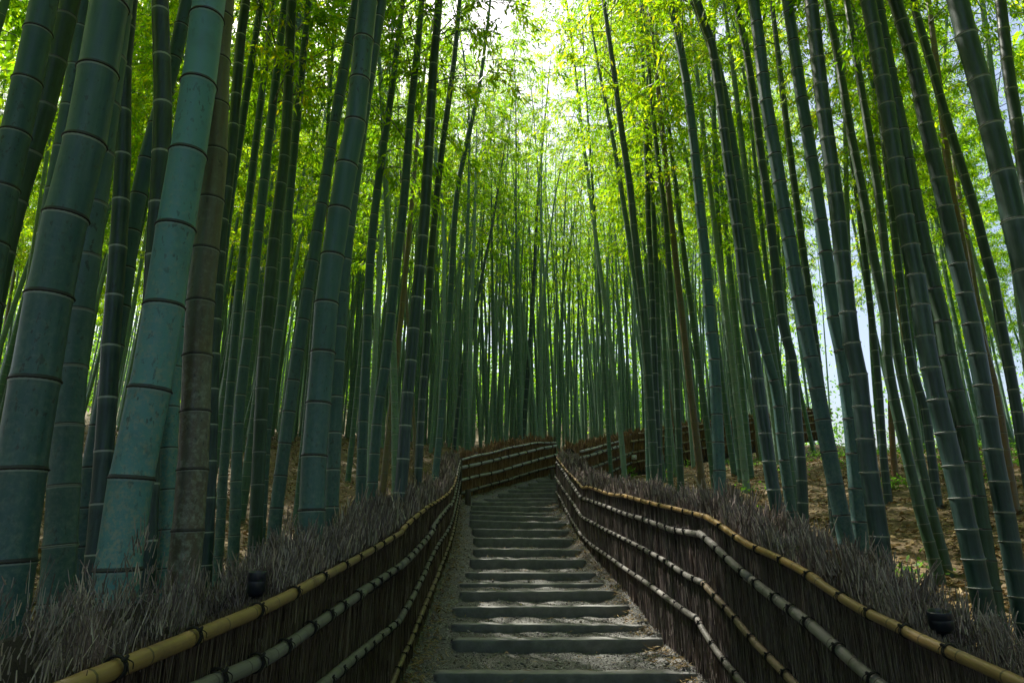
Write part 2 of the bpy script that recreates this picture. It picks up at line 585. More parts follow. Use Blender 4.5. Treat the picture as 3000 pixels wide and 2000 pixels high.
M['stone'] = stone_material()
M['gravel'] = gravel_material()
M['floor'] = floor_material()
M['pebble'] = twig_material('pebble', [(0.0, (0.08, 0.078, 0.07)), (0.6, (0.17, 0.168, 0.155)), (1.0, (0.34, 0.335, 0.31))])
M['dark_core'] = simple_mat('brush_core', (0.012, 0.008, 0.006), (0.030, 0.021, 0.015), 40, 0.9, 0.8, 0.02, 5, (3, 3, 0.3))  # very dark brown body of the brush behind the twigs

# ------------------------------------------------------------------ layout in plan
# stone steps: left end u, v, right end u, v of the top front edge in the photograph, and distance y
STEPS = [(1271, 1972, 2056, 1972, 6.75), (1325, 1874, 1956, 1871, 7.75), (1322, 1827, 1905, 1832, 8.2), (1325, 1779, 1844, 1774, 8.8),
         (1346, 1733, 1805, 1730, 9.35), (1347, 1709, 1777, 1709, 9.8), (1363, 1677, 1747, 1678, 10.3), (1376, 1637, 1717, 1639, 11.1),
         (1386, 1607, 1704, 1610, 11.75), (1386, 1575, 1683, 1579, 12.5), (1383, 1548, 1669, 1554, 13.2), (1375, 1523, 1661, 1532, 13.85),
         (1376, 1506, 1648, 1515, 14.4), (1376, 1495, 1638, 1505, 14.9), (1380, 1480, 1640, 1486, 15.5), (1382, 1469, 1636, 1468, 16.05),
         (1418, 1460, 1640, 1458, 16.6), (1459, 1444, 1645, 1442, 17.3), (1488, 1434, 1650, 1431, 17.9), (1517, 1424, 1660, 1423, 18.5),
         (1548, 1414, 1670, 1413, 19.1), (1569, 1405, 1680, 1404, 19.7), (1606, 1390, 1700, 1389, 20.5)]
SY = np.array([s[4] for s in STEPS])
SZL = np.array([at_y(s[0], s[1], s[4])[2] for s in STEPS])
SZR = np.array([at_y(s[2], s[3], s[4])[2] for s in STEPS])
SZ = 0.5 * (SZL + SZR)
RISE = np.diff(np.concatenate([[SZ[0] - 0.15], SZ]))
ramp_y = np.concatenate([[-6.0, 3.0, 6.0], SY, [24.0, 32.0, 42.0, 70.0, 110.0, 150.0]])
ramp_z = np.concatenate([[-0.1, 0.02, SZ[0] - 0.16], SZ - 0.5 * RISE, [SZ[-1] + 0.42, SZ[-1] + 1.7, SZ[-1] + 2.8, SZ[-1] + 11.5, SZ[-1] + 24.0, SZ[-1] + 30.0]])


def P(y):
    return np.interp(y, ramp_y, ramp_z)


LEFT = [(-1.0, -1.5), (-1.0, 6.03), (-1.04, 11.7), (-1.295, 16.4)]
CROSS = [(-1.295, 16.4), (1.40, 21.0)]
RIGHT = [(1.77, -1.5), (1.77, 6.4), (1.27, 12.0), (1.08, 16.0)]
FAR = [(1.60, 16.3), (3.72, 21.0), (6.70, 23.3), (13.6, 28.0), (20.0, 31.5)]
xl_y = np.array([p[1] for p in LEFT] + [21.0, 24.0]); xl_x = np.array([p[0] for p in LEFT] + [1.40, 3.2])
xr_y = np.array([p[1] for p in RIGHT] + [16.3, 21.0, 23.3, 24.0]); xr_x = np.array([p[0] for p in RIGHT] + [1.60, 3.72, 6.7, 7.7])


def XL(y):
    return np.interp(y, xl_y, xl_x)


def XR(y):
    return np.interp(y, xr_y, xr_x)


def hsh(x, y):
    return (0.10 * np.sin(1.3 * x + 0.7 * y) + 0.08 * np.sin(0.6 * x - 1.1 * y + 1.0) + 0.05 * np.sin(2.9 * x + 2.1 * y)
            + 0.03 * np.sin(5.3 * x - 4.1 * y) + 0.02 * np.sin(9.1 * x + 8.3 * y))


def G(x, y):
    """Height of the forest floor."""
    x = np.asarray(x, float); y = np.asarray(y, float)
    dl = XL(y) - x
    dr = x - XR(y)
    d = np.maximum(np.maximum(dl, dr), 0)
    rightside = dr > dl
    amp_r = np.interp(y, [0, 12, 17, 22, 30], [1.0, 1.0, 0.75, 0.35, 0.45])
    amp = np.where(rightside, amp_r, np.interp(y, [0, 8, 20], [1.0, 0.85, 0.7]))
    bank = amp * np.interp(d, [0, 0.3, 2.6, 7.0, 20.0, 60.0], [0, 0.02, 0.68, 1.35, 2.2, 2.2])
    # the hillside falls away to a meadow beyond the grove, towards +X
    fall = np.interp(x + 0.25 * y, [22, 40, 60, 120], [0, 4.0, 14.0, 40.0])
    w = np.interp(d, [0.25, 1.0], [0, 1])
    inside = (d < 0.02) & (y < 24)
    return P(y) + bank - fall + w * 0.6 * hsh(x, y) - np.where(inside, 0.16, 0.0)


# ------------------------------------------------------------------ ground
def grid_axis(a, b, fine_a, fine_b, fs, cs):
    return np.concatenate([np.arange(a, fine_a, cs), np.arange(fine_a, fine_b, fs), np.arange(fine_b, b + cs, cs)])


gx = grid_axis(-90, 110, -12, 16, 0.2, 2.0)
gy = grid_axis(-12, 150, -1, 30, 0.2, 2.0)
X, Y = np.meshgrid(gx, gy)
Z = G(X, Y)
V = np.stack([X, Y, Z], -1).reshape(-1, 3)
ny, nx = X.shape
i = (np.arange(ny - 1)[:, None] * nx + np.arange(nx - 1)[None, :])
F = np.stack([i, i + 1, i + nx + 1, i + nx], -1).reshape(-1, 4)
obj('ground', mesh_np('ground', V, F, M['floor']), kind='structure', label='forest floor of brown soil strewn with dry bamboo leaves', cat='ground')

# gravel path: treads between the steps, a continuous gravel margin along the open side
py = np.arange(-1.5, 22.0, 0.05)
px = np.linspace(0, 1, 61)
Yp = np.repeat(py[:, None], len(px), 1)
Xp = (XL(py) - 0.12)[:, None] * (1 - px)[None, :] + (XR(py) + 0.12)[:, None] * px[None, :]
idx = np.searchsorted(SY + 0.09, py + 1e-6, side='right') - 1
tread = np.empty(len(py))
for k, yy in enumerate(py):
    s = idx[k]
    if s < 0:
        tread[k] = P(yy) - 0.02
    else:
        y1 = SY[s + 1] if s + 1 < len(SY) else SY[s] + 0.8
        f = (yy - SY[s]) / (y1 - SY[s])
        top = SZ[s + 1] - 0.75 * RISE[s + 1] if s + 1 < len(SY) else SZ[s]
        tread[k] = (SZ[s] - 0.02) * (1 - f) + min(top, SZ[s] + 0.008) * min(f, 1)
xlS = np.array([at_y(s[0], s[1], s[4])[0] for s in STEPS]); xrS = np.array([at_y(s[2], s[3], s[4])[0] for s in STEPS])
a = np.interp(py, SY, xlS)[:, None]; b = np.interp(py, SY, xrS)[:, None]
inside = np.clip(np.minimum((Xp - a) / 0.10 + 0.3, (b - Xp) / 0.10 + 0.3), 0, 1)
Zp = inside * tread[:, None] + (1 - inside) * (P(py)[:, None] + 0.01)
edge = np.minimum(Xp - XL(py)[:, None], XR(py)[:, None] - Xp)
Zp += np.interp(edge, [-0.12, 0.0, 0.25], [0.09, 0.06, 0.0])
Zp += 0.008 * np.sin(7 * Xp + 3 * Yp) + 0.006 * np.sin(17 * Xp - 11 * Yp) + RNG.normal(0, 0.003, Zp.shape)
V = np.stack([Xp, Yp, Zp], -1).reshape(-1, 3)
ny, nx = Xp.shape
i = (np.arange(ny - 1)[:, None] * nx + np.arange(nx - 1)[None, :])
F = np.stack([i, i + 1, i + nx + 1, i + nx], -1).reshape(-1, 4)
obj('path', mesh_np('path', V, F, M['gravel']), kind='structure', label='grey gravel path climbing between two brushwood fences', cat='path')

# loose gravel and grit on the path
def scatter_stones(name, n, seed, label):
    r = np.random.default_rng(seed)
    yy = 6.3 + (r.random(n) ** 1.7) * 9
    fx = r.random(n)
    xx = XL(yy) + 0.06 + fx * (XR(yy) - XL(yy) - 0.12)
    iy = np.clip(np.round((yy - py[0]) / 0.05).astype(int), 0, len(py) - 1)
    zz = np.array([np.interp(xx[k], Xp[iy[k]], Zp[iy[k]]) for k in range(n)])
    sz = r.uniform(0.004, 0.011, n) * (1 + (r.random(n) > 0.96) * 1.2)
    base = np.array([[1, 0, 0], [-1, 0, 0], [0, 1, 0], [0, -1, 0], [0, 0, 1], [0, 0, -1]], float)
    tri = np.array([[0, 2, 4], [2, 1, 4], [1, 3, 4], [3, 0, 4], [2, 0, 5], [1, 2, 5], [3, 1, 5], [0, 3, 5]])
    S = sz[:, None, None] * r.uniform(0.6, 1.3, (n, 6, 1)) * base[None]
    an = r.random(n) * 6.28
    c, s = np.cos(an)[:, None], np.sin(an)[:, None]
    x0, y0 = S[:, :, 0].copy(), S[:, :, 1].copy()
    S[:, :, 0] = x0 * c - y0 * s; S[:, :, 1] = x0 * s + y0 * c
    V = (S + np.stack([xx, yy, zz + sz * 0.3], -1)[:, None, :]).reshape(-1, 3)
    F = (tri[None] + (np.arange(n) * 6)[:, None, None]).reshape(-1, 3)
    obj(name, mesh_np(name, V, F, M['pebble'], smooth=False), kind='stuff', label=label, cat='gravel')


scatter_stones('gravel', 10000, 3, 'loose grey grit scattered over the steps and path')

# ------------------------------------------------------------------ stone steps
stair = thing('stone_stair', 'flight of worn grey stone steps climbing between the brushwood fences', 'stairs', (0, 6.75, float(SZ[0] - 0.15)))


def step_mesh(s, k):
    r = np.random.default_rng(100 + k)
    u0, v0, u1, v1, y = s
    p0 = at_y(u0, v0, y); p1 = at_y(u1, v1, y)
    hi = RISE[k] + 0.05
    depth = 0.17 + r.uniform(-0.02, 0.03)
    n = 40
    t = np.linspace(0, 1, n)
    e = 0.006
    # cross-section (y offset, z offset) from the front foot over the rounded edge to the back
    prof = np.array([[0.014, -hi], [0.004, -hi * 0.55], [0.0, -0.03], [0.003, -e * 0.8], [e * 0.9, 0.0], [depth * 0.5, 0.004], [depth - 0.015, 0.0], [depth, -0.02], [depth, -hi]])
    m = len(prof)
    V = np.zeros((n, m, 3))
    wob = 0.005 * np.sin(t * r.uniform(5, 9) + r.uniform(0, 6)) + 0.004 * np.sin(t * r.uniform(18, 30) + r.uniform(0, 6))
    chip = np.interp(t, np.linspace(0, 1, 25), r.normal(0, 0.002, 25))
    # worn, rounded ends
    endr = np.clip(np.minimum(t, 1 - t) * (p1[0] - p0[0]) / 0.03, 0, 1)
    for q in range(m):
        V[:, q, 0] = p0[0] + (p1[0] - p0[0]) * t
        V[:, q, 1] = y + prof[q, 0] + wob + (1 - endr) ** 2 * 0.012 * (1 if q < 5 else -0.4)
        V[:, q, 2] = p0[2] + (p1[2] - p0[2]) * t + prof[q, 1] + (chip if 1 < q < 7 else 0) - (1 - endr) ** 2 * 0.008 * (1 if 1 < q < 8 else 0)
        if q in (1, 2):
            V[:, q, 1] += r.normal(0, 0.0035, n)
    V = V.reshape(-1, 3)
    i = (np.arange(n - 1)[:, None] * m + np.arange(m - 1)[None, :])
    F = np.stack([i, i + m, i + m + 1, i + 1], -1).reshape(-1, 4)
    caps0 = np.array([[0, q, q + 1] for q in range(1, m - 1)])
    caps1 = np.array([[(n - 1) * m, (n - 1) * m + q + 1, (n - 1) * m + q] for q in range(1, m - 1)])
    return mesh_np('step', V - np.array([0, 6.75, SZ[0] - 0.15]), [F, np.vstack([caps0, caps1])], M['stone'])


for k, s in enumerate(STEPS):
    obj('step', step_mesh(s, k), stair)

# ------------------------------------------------------------------ brushwood fences
def twigs(base, direc, length, width, rng):
    """Slim three-sided twigs, tapering to a cut tip. base (n,3), direc (n,3) unit."""
    n = len(base)
    ref = rng.normal(size=(n, 3))
    A = np.cross(direc, ref); A /= np.linalg.norm(A, axis=1)[:, None] + 1e-9
    B = np.cross(direc, A)
    tip = base + direc * length[:, None]
    V = np.zeros((n, 6, 3))
    for q, (c, w) in enumerate(((base, 1.0), (tip, 0.55))):
        for j in range(3):
            th = j * 2.0944
            V[:, q * 3 + j] = c + (A * math.cos(th) + B * math.sin(th)) * (width * w * 0.5)[:, None]
    f = np.array([[j, (j + 1) % 3, 3 + (j + 1) % 3, 3 + j] for j in range(3)])
    F = (f[None] + (np.arange(n) * 6)[:, None, None]).reshape(-1, 4)
    return V.reshape(-1, 3), F


def seg_lookup(poly):
    pl = np.array(poly, float)
    L = np.concatenate([[0], np.cumsum(np.linalg.norm(np.diff(pl, axis=0), axis=1))])
    return pl, L


def poly_at(pl, L, s):
    xy = np.stack([np.interp(s, L, pl[:, 0]), np.interp(s, L, pl[:, 1])], -1)
    k = np.clip(np.searchsorted(L, s, side='right') - 1, 0, len(pl) - 2)
    d = pl[k + 1] - pl[k]
    d /= np.linalg.norm(d, axis=1)[:, None]
    return xy, d


def on_fence(poly, u, v, side_seg=None):
    """The point of the fence face seen at pixel (u, v): ray against the vertical plane of each fence panel."""
    r = ray(u, v)
    best = None
    for k in range(len(poly) - 1):
        p, q = np.array(poly[k], float), np.array(poly[k + 1], float)
        d = q - p
        nrm = np.array([-d[1], d[0]])
        den = r[0] * nrm[0] + r[1] * nrm[1]
        if abs(den) < 1e-9:
            continue
        t = ((p[0] - CAM[0]) * nrm[0] + (p[1] - CAM[1]) * nrm[1]) / den
        if t <= 0:
            continue
        pt = CAM + r * t
        f = np.dot(pt[:2] - p, d) / np.dot(d, d)
        miss = max(0, -f, f - 1) * np.linalg.norm(d)
        if best is None or miss < best[0] - 1e-6:
            best = (miss, pt)
    return best[1]


# lashing: two turns of black cord, a knot and two short tails; rail runs along local X, radius 1
def lashing_mesh():
    acc = Acc()
    for off, tilt in ((-0.28, 0.10), (0.12, -0.06)):
        th = np.linspace(0, 2 * math.pi, 15)
        C = np.stack([off + tilt * np.sin(th), 1.08 * np.cos(th), 1.08 * np.sin(th)], -1)
        V, F, UV = tube(C, np.full(15, 0.135), 5, cap=False)
        acc.add(V, F, UV)
    kn = np.array([[-0.45, 0.95, 0.55], [-0.1, 1.25, 0.75], [0.25, 1.2, 0.6], [0.35, 0.95, 0.45]])
    V, F, UV = tube(resample(kn, 0.15), np.full(len(resample(kn, 0.15)), 0.20), 5)
    acc.add(V, F, UV)
    for tl in (np.array([[0.1, 1.2, 0.5], [0.35, 1.45, -0.1], [0.2, 1.4, -0.9]]), np.array([[-0.1, 1.2, 0.5], [-0.5, 1.5, 0.0], [-0.7, 1.3, -0.6]])):
        q = resample(tl, 0.3)
        V, F, UV = tube(q, np.linspace(0.09, 0.04, len(q)), 4)
        acc.add(V, F, UV)
    return acc.mesh('lashing', M['cord'])


LASH = lashing_mesh()


def place_lash(parent, p, t, out, r, origin):
    o = bpy.data.objects.new('lashing', LASH)
    COL.objects.link(o)
    o.parent = parent
    t = Vector(t).normalized(); out = Vector(out)
    out = (out - t * out.dot(t)).normalized()
    if t.cross(out).z < 0:
        t = -t
    z = t.cross(out)
    m = Matrix((t, out, z)).transposed().to_4x4()
    m = Matrix.Translation(Vector(p) - Vector(origin)) @ m @ Matrix.Diagonal((r, r, r, 1))
    o.matrix_local = m


def build_fence(name, label, poly, outward, rails, rail_mats, rail_r, dens, top_of, base_fn, tip_h, thick, mats, seed, s_range, lash_step, group=None, near_w=1.0, gaps=()):
    """outward: +1 if the path side lies on the right-hand side of the polyline direction."""
    rng = np.random.default_rng(seed)
    pl, L = seg_lookup(poly)
    ori = np.array([pl[0][0], pl[0][1], base_fn(pl[0][0], pl[0][1])])
    root = thing(name, label, 'fence', ori, group)
    s0, s1 = s_range
    # traced rails -> 3D polylines
    rp = []
    for r in rails:
        rp.append([np.array([on_fence(poly, u, v) for (u, v) in seg]) for seg in r])
    top_pts = np.vstack(rp[0])
    sproj = []
    for p in top_pts:
        best = min(((np.linalg.norm(p[:2] - (pl[k] + np.clip(np.dot(p[:2] - pl[k], pl[k + 1] - pl[k]) / np.dot(pl[k + 1] - pl[k], pl[k + 1] - pl[k]), 0, 1) * (pl[k + 1] - pl[k]))),
                     L[k] + np.clip(np.dot(p[:2] - pl[k], pl[k + 1] - pl[k]) / np.dot(pl[k + 1] - pl[k], pl[k + 1] - pl[k]), 0, 1) * np.linalg.norm(pl[k + 1] - pl[k])) for k in range(len(pl) - 1)), key=lambda a: a[0])
        sproj.append(best[1])
    order = np.argsort(sproj)
    ts, tz = np.array(sproj)[order], top_pts[order][:, 2]

    def top(s):
        lo = tz[0] + (s - ts[0]) * (P(pl[0][1] + 1.0) - P(pl[0][1])) * 0
        return np.where(s < ts[0], lo, np.interp(s, ts, tz))

    def side(d):       # unit vector pointing from the face away from the path
        return np.stack([d[:, 1], -d[:, 0]], -1) * (-outward)

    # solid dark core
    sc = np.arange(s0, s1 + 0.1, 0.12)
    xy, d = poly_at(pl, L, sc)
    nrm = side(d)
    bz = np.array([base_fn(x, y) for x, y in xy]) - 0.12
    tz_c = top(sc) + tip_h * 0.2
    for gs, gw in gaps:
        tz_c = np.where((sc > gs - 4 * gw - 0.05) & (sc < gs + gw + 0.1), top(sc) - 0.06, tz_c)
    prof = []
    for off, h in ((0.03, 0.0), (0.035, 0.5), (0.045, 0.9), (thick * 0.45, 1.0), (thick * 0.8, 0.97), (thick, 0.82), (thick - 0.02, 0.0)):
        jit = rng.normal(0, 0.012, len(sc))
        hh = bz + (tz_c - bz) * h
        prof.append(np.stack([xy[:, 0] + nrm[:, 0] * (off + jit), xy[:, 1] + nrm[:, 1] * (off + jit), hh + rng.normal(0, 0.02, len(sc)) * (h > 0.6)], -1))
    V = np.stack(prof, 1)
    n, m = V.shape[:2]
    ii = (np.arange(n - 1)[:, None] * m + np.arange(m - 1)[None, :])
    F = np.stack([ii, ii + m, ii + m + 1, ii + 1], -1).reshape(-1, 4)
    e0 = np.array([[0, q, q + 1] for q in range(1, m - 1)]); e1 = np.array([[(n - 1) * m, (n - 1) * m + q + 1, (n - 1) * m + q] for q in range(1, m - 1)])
    o = obj('brush_core', mesh_np('brush_core', V.reshape(-1, 3) - ori, [F, np.vstack([e0, e1])], M['dark_core']), root)

    # twigs of the upright face (both sides) and of the bushy top
    length = s1 - s0
    camd = lambda xy_: np.linalg.norm(xy_ - CAM[:2], axis=1)

    def rand_s(nn):
        # more, thinner twigs near the viewer end
        return s0 + length * rng.random(nn)

    def face(nn, back):
        s = rand_s(nn)
        xy, d = poly_at(pl, L, s)
        keep = rng.random(nn) < np.clip(4.2 / camd(xy), 0.16, 1.0) * (0.5 if back else 1)
        s, xy, d = s[keep], xy[keep], d[keep]
        k = len(s)
        nr = side(d)
        b = np.array([base_fn(x, y) for x, y in xy]); t = top(s)
        far = camd(xy)
        h = rng.random(k)
        ln = np.minimum(rng.uniform(0.30, 0.75, k), (1 - h) * (t - b) + 0.12)
        z0 = b - 0.06 + h * np.maximum(t - b - 0.05, 0.1)
        off = (thick + rng.uniform(-0.01, 0.03, k)) if back else rng.uniform(0.0, 0.05, k)
        base = np.stack([xy[:, 0] + nr[:, 0] * off, xy[:, 1] + nr[:, 1] * off, z0], -1)
        tang = rng.normal(0, 0.075, k)
        outw = rng.normal(0.0, 0.02, k)
        odd = rng.random(k) < 0.05
        tang[odd] += rng.normal(0, 0.35, odd.sum())
        dr = np.stack([d[:, 0] * tang - nr[:, 0] * outw, d[:, 1] * tang - nr[:, 1] * outw, np.ones(k)], -1)
        dr /= np.linalg.norm(dr, axis=1)[:, None]
        w = rng.uniform(0.0030, 0.0065, k) * near_w * np.clip(far / 4.5, 0.8, 3.0)
        return twigs(base, dr, ln, w, rng)

    def crest(nn):
        nb_ = max(1, nn // 10)                  # the crest is made of tufts
        sb = rand_s(nb_)
        xy, d = poly_at(pl, L, sb)
        sb = sb[rng.random(nb_) < np.clip(4.2 / camd(xy), 0.22, 1.0)]
        nb_ = len(sb)
        qb = rng.random(nb_)
        tb = rng.normal(0, 0.22, nb_)
        lb = rng.normal(0, 0.2, nb_)
        hb = rng.beta(1.3, 1.5, nb_)
        lnb = rng.uniform(0.035, 0.10, nb_) * (1 + 0.8 * (rng.random(nb_) > 0.88))
        bi = np.repeat(np.arange(nb_), rng.integers(7, 16, nb_))
        k = len(bi)
        s = np.clip(sb[bi] + rng.normal(0, 0.018, k), s0, s1)
        xy, d = poly_at(pl, L, s)
        nr = side(d)
        t = top(s)
        far = camd(xy)
        q = np.clip(qb[bi] + rng.normal(0, 0.04, k), 0, 1)
        clump = 0.5 + 0.5 * np.sin(s * 5.3 + 2.0 * np.sin(s * 1.7)) * np.sin(s * 2.1 + 0.7)
        crown = np.sin(np.clip(q, 0, 1) * math.pi * 0.8 + 0.15)
        off = 0.015 + q * thick * 1.15
        for gs, gw in gaps:
            crown = crown * np.where((s > gs - 4 * gw) & (s < gs + gw), 0.12, 1.0)
        z0 = t - 0.14 + np.where(q < 0.22, 0.13, 0.0) + tip_h * crown * (hb[bi] * 0.84) * (0.55 + 0.65 * clump) + rng.normal(0, 0.02, k)
        for gs, gw in gaps:
            z0 = np.where((s > gs - 5 * gw) & (s < gs + gw) & (z0 > t - 0.17), t - 0.17, z0)
        ln = lnb[bi] * rng.uniform(0.55, 1.25, k) * np.clip(0.35 + far / 6.0, 0.6, 1.3)
        base = np.stack([xy[:, 0] + nr[:, 0] * off, xy[:, 1] + nr[:, 1] * off, z0], -1)
        tang = tb[bi] + rng.normal(0, 0.16, k)
        lean = -(0.40 - q * 0.8) * rng.uniform(0.2, 1.2, k) + lb[bi] + rng.normal(0, 0.16, k)
        lean = np.maximum(lean, -0.1 - 0.75 * q)
        wild = rng.random(k) < 0.07
        tang[wild] += rng.normal(0, 1.1, wild.sum())
        dr = np.stack([d[:, 0] * tang + nr[:, 0] * lean, d[:, 1] * tang + nr[:, 1] * lean, np.ones(k)], -1)
        dr /= np.linalg.norm(dr, axis=1)[:, None]
        w = rng.uniform(0.004, 0.0105, k) * near_w * np.clip(far / 4.5, 0.5, 3.0)
        return twigs(base, dr, ln, w, rng)

    V, F = face(int(dens[0] * length), False)
    obj('brushwood', mesh_np('brushwood', V - ori, F, mats[0], smooth=False), root, kind='stuff')
    V, F = face(int(dens[0] * length * 0.4), True)
    obj('brushwood', mesh_np('brushwood', V - ori, F, mats[0], smooth=False), root, kind='stuff')
    V, F = crest(int(dens[1] * length))
    obj('brush_crest', mesh_np('brush_crest', V - ori, F, mats[1], smooth=False), root, kind='stuff')

    def fwd(Q, rad):
        t_ = Q[-1, :2] - Q[0, :2]
        o_ = np.array([-t_[1], t_[0]]) / (np.linalg.norm(t_) + 1e-9)
        if np.dot(o_, CAM[:2] - Q[0, :2]) < 0:
            o_ = -o_
        return np.array([o_[0], o_[1], 0.0]) * rad * 0.6

    # rails: bamboo poles end to end, lashed on with black cord
    for ri, segs in enumerate(rp):
        for si, pts in enumerate(segs):
            Pn = resample(pts, 0.08)
            sl = np.concatenate([[0], np.cumsum(np.linalg.norm(np.diff(Pn, axis=0), axis=1))])
            tot = sl[-1]
            cuts = [0.0]
            while cuts[-1] < tot - 1e-6:
                nxt = cuts[-1] + rng.uniform(1.7, 2.9)
                cuts.append(tot if nxt > tot - 0.7 else nxt)
            for c in range(len(cuts) - 1):
                a_, b_ = cuts[c] - (0.06 if c else 0), cuts[c + 1] + (0.05 if c < len(cuts) - 2 else 0)
                ss = np.linspace(max(a_, 0), min(b_, tot), max(6, int((b_ - a_) / 0.08)))
                Q = np.stack([np.interp(ss, sl, Pn[:, k]) for k in range(3)], -1)
                rad = rail_r[ri] * rng.uniform(0.9, 1.1)
                tp = rng.uniform(-0.1, 0.1)
                Q = Q + fwd(Q, rad) + rng.normal(0, 0.004, 3) + (np.array([0, 0, 1.0]) * rad * 0.12 * (1 if c % 2 else -1))
                mi = rail_mats[ri]
                mname = mi(Q[len(Q) // 2]) if callable(mi) else mi
                sp = rng.uniform(0.22, 0.34)
                V, F, UV, nd = noded_tube(Q, lambda f: rad * (1 + tp * (f - 0.5)), lambda f: sp, 12, 1.05, rng.uniform(0.2, 0.8))
                obj('rail', mesh_np('rail', V - ori, F, M[mname], UV), root)
            # lashings
            x = rng.uniform(0.15, 0.4)
            step = lash_step[ri] if isinstance(lash_step, (list, tuple)) else lash_step
            while x < tot - 0.05:
                p = np.array([np.interp(x, sl, Pn[:, k]) for k in range(3)]) + fwd(Pn, rail_r[ri])
                p2 = np.array([np.interp(x + 0.05, sl, Pn[:, k]) for k in range(3)]) + fwd(Pn, rail_r[ri])
                dd = np.array([p2[0] - p[0], p2[1] - p[1]]); dd /= np.linalg.norm(dd) + 1e-9
                # out of the face, towards the viewer's side of it
                o2 = np.array([-dd[1], dd[0]])
                if np.dot(o2, CAM[:2] - p[:2]) < 0:
                    o2 = -o2
                place_lash(root, p, p2 - p, (o2[0], o2[1], 0.25), rail_r[ri] * 1.06, ori)
                x += step * rng.uniform(0.75, 1.25)
    return root, ori, top


def ext(pts, n=1.0):
    """Carry the first traced pixel on, beyond the frame, in the same image direction."""
    (u0, v0), (u1, v1) = pts[0], pts[1]
    return [(u0 + (u0 - u1) * n, v0 + (v0 - v1) * n)] + list(pts)


left_rails = [
    [[(95, 2045), (230, 1990), (519, 1876), (790, 1765), (914, 1701), (1029, 1640), (1102, 1599), (1172, 1557)],
     [(1172, 1553), (1210, 1516), (1250, 1486), (1298, 1457), (1321, 1431), (1332, 1408), (1347, 1347)]],
    [[(340, 2110), (592, 2000), (784, 1915), (907, 1832), (1016, 1758), (1096, 1707), (1166, 1659)],
     [(1166, 1655), (1210, 1614), (1255, 1562), (1281, 1523), (1311, 1485), (1326, 1460), (1346, 1370)]],
    [[(850, 2075), (946, 2000), (1003, 1950), (1089, 1880), (1162, 1819)],
     [(1162, 1815), (1201, 1749), (1242, 1669), (1274, 1606), (1300, 1565), (1318, 1532), (1332, 1484), (1347, 1408)]],
    [[(1125, 2045), (1143, 2000), (1172, 1930), (1198, 1876), (1226, 1806), (1258, 1730), (1280, 1679), (1309, 1608), (1325, 1556), (1335, 1510), (1347, 1445)]],
]
lf_top = lambda p: 'rail_yellow' if p[1] < 13 else 'rail_grey'
F_LEFT = build_fence('brushwood_fence', 'brushwood fence with yellow bamboo top rail standing beside the open gravel margin', LEFT, +1, left_rails,
                     [lf_top, 'rail_grey', 'rail_grey', 'rail_tan'], [0.024, 0.030, 0.028, 0.027], (2000, 3400), None,
                     lambda x, y: float(P(y)) + 0.04, 0.44, 0.37, (M['twig_brown'], M['twig_grey']), 11, (0.6, 18.0), [0.42, 0.34, 0.30, 0.30], gaps=((4.40, 0.10),))

cross_rails = [
    [[(1349, 1347), (1400, 1333), (1426, 1329), (1472, 1317), (1492, 1312), (1536, 1304), (1569, 1298), (1628, 1296)]],
    [[(1349, 1369), (1400, 1358), (1452, 1346), (1492, 1336), (1534, 1326), (1582, 1314), (1628, 1305)]],
    [[(1347, 1407), (1400, 1393), (1452, 1383), (1495, 1370), (1551, 1354), (1599, 1340), (1628, 1333)]],
    [[(1347, 1444), (1378, 1435), (1429, 1420), (1477, 1407), (1518, 1396), (1569, 1380), (1610, 1369), (1628, 1365)]],
]
F_CROSS = build_fence('brushwood_fence', 'brushwood fence with silvery rails running across the head of the steps', CROSS, +1, cross_rails,
                      ['rail_silver', 'rail_silver', 'rail_silver', 'rail_grey'], [0.028, 0.042, 0.042, 0.038], (3600, 5200), None,
                      lambda x, y: float(P(y)) - 0.02, 0.40, 0.34, (M['twig_rust'], M['twig_rust']), 12, (0.0, 5.3), 0.52)

right_rails = [
    [[(3200, 2092), (3000, 1998), (2850, 1932), (2696, 1864), (2642, 1835), (2515, 1774), (2371, 1682), (2269, 1628), (2189, 1592), (2106, 1535), (2071, 1514)],
     [(2069, 1514), (1975, 1490), (1927, 1479), (1837, 1454)], [(1837, 1451), (1789, 1446), (1733, 1427), (1709, 1427)],
     [(1708, 1429), (1681, 1398), (1663, 1380), (1633, 1340)]],
    [[(2720, 2110), (2521, 1946), (2378, 1822), (2282, 1752), (2198, 1688), (2150, 1647), (2085, 1586), (2056, 1564)],
     [(2056, 1562), (2018, 1556), (1975, 1549), (1929, 1533), (1893, 1521), (1835, 1505), (1784, 1485), (1733, 1467), (1707, 1459)],
     [(1707, 1457), (1684, 1424), (1658, 1388), (1633, 1355)]],
    [[(2420, 2085), (2307, 1969), (2214, 1873), (2160, 1809), (2109, 1752), (2066, 1707)],
     [(2066, 1706), (2023, 1688), (1978, 1659), (1934, 1631), (1864, 1596), (1787, 1557), (1736, 1529), (1707, 1514)],
     [(1707, 1513), (1684, 1477), (1661, 1444), (1630, 1397)]],
    [[(2200, 2020), (2154, 1962), (2112, 1911), (2074, 1854), (2048, 1809)],
     [(2048, 1808), (2026, 1797), (1982, 1765), (1902, 1707), (1835, 1663), (1771, 1618), (1733, 1592), (1707, 1569)],
     [(1707, 1569), (1668, 1506), (1648, 1467), (1631, 1440)]],
]
rt_top = lambda p: 'rail_tan' if p[1] < 2.9 else 'rail_yellow'
rt_3 = lambda p: 'rail_tan' if p[1] < 6.4 else 'rail_grey'
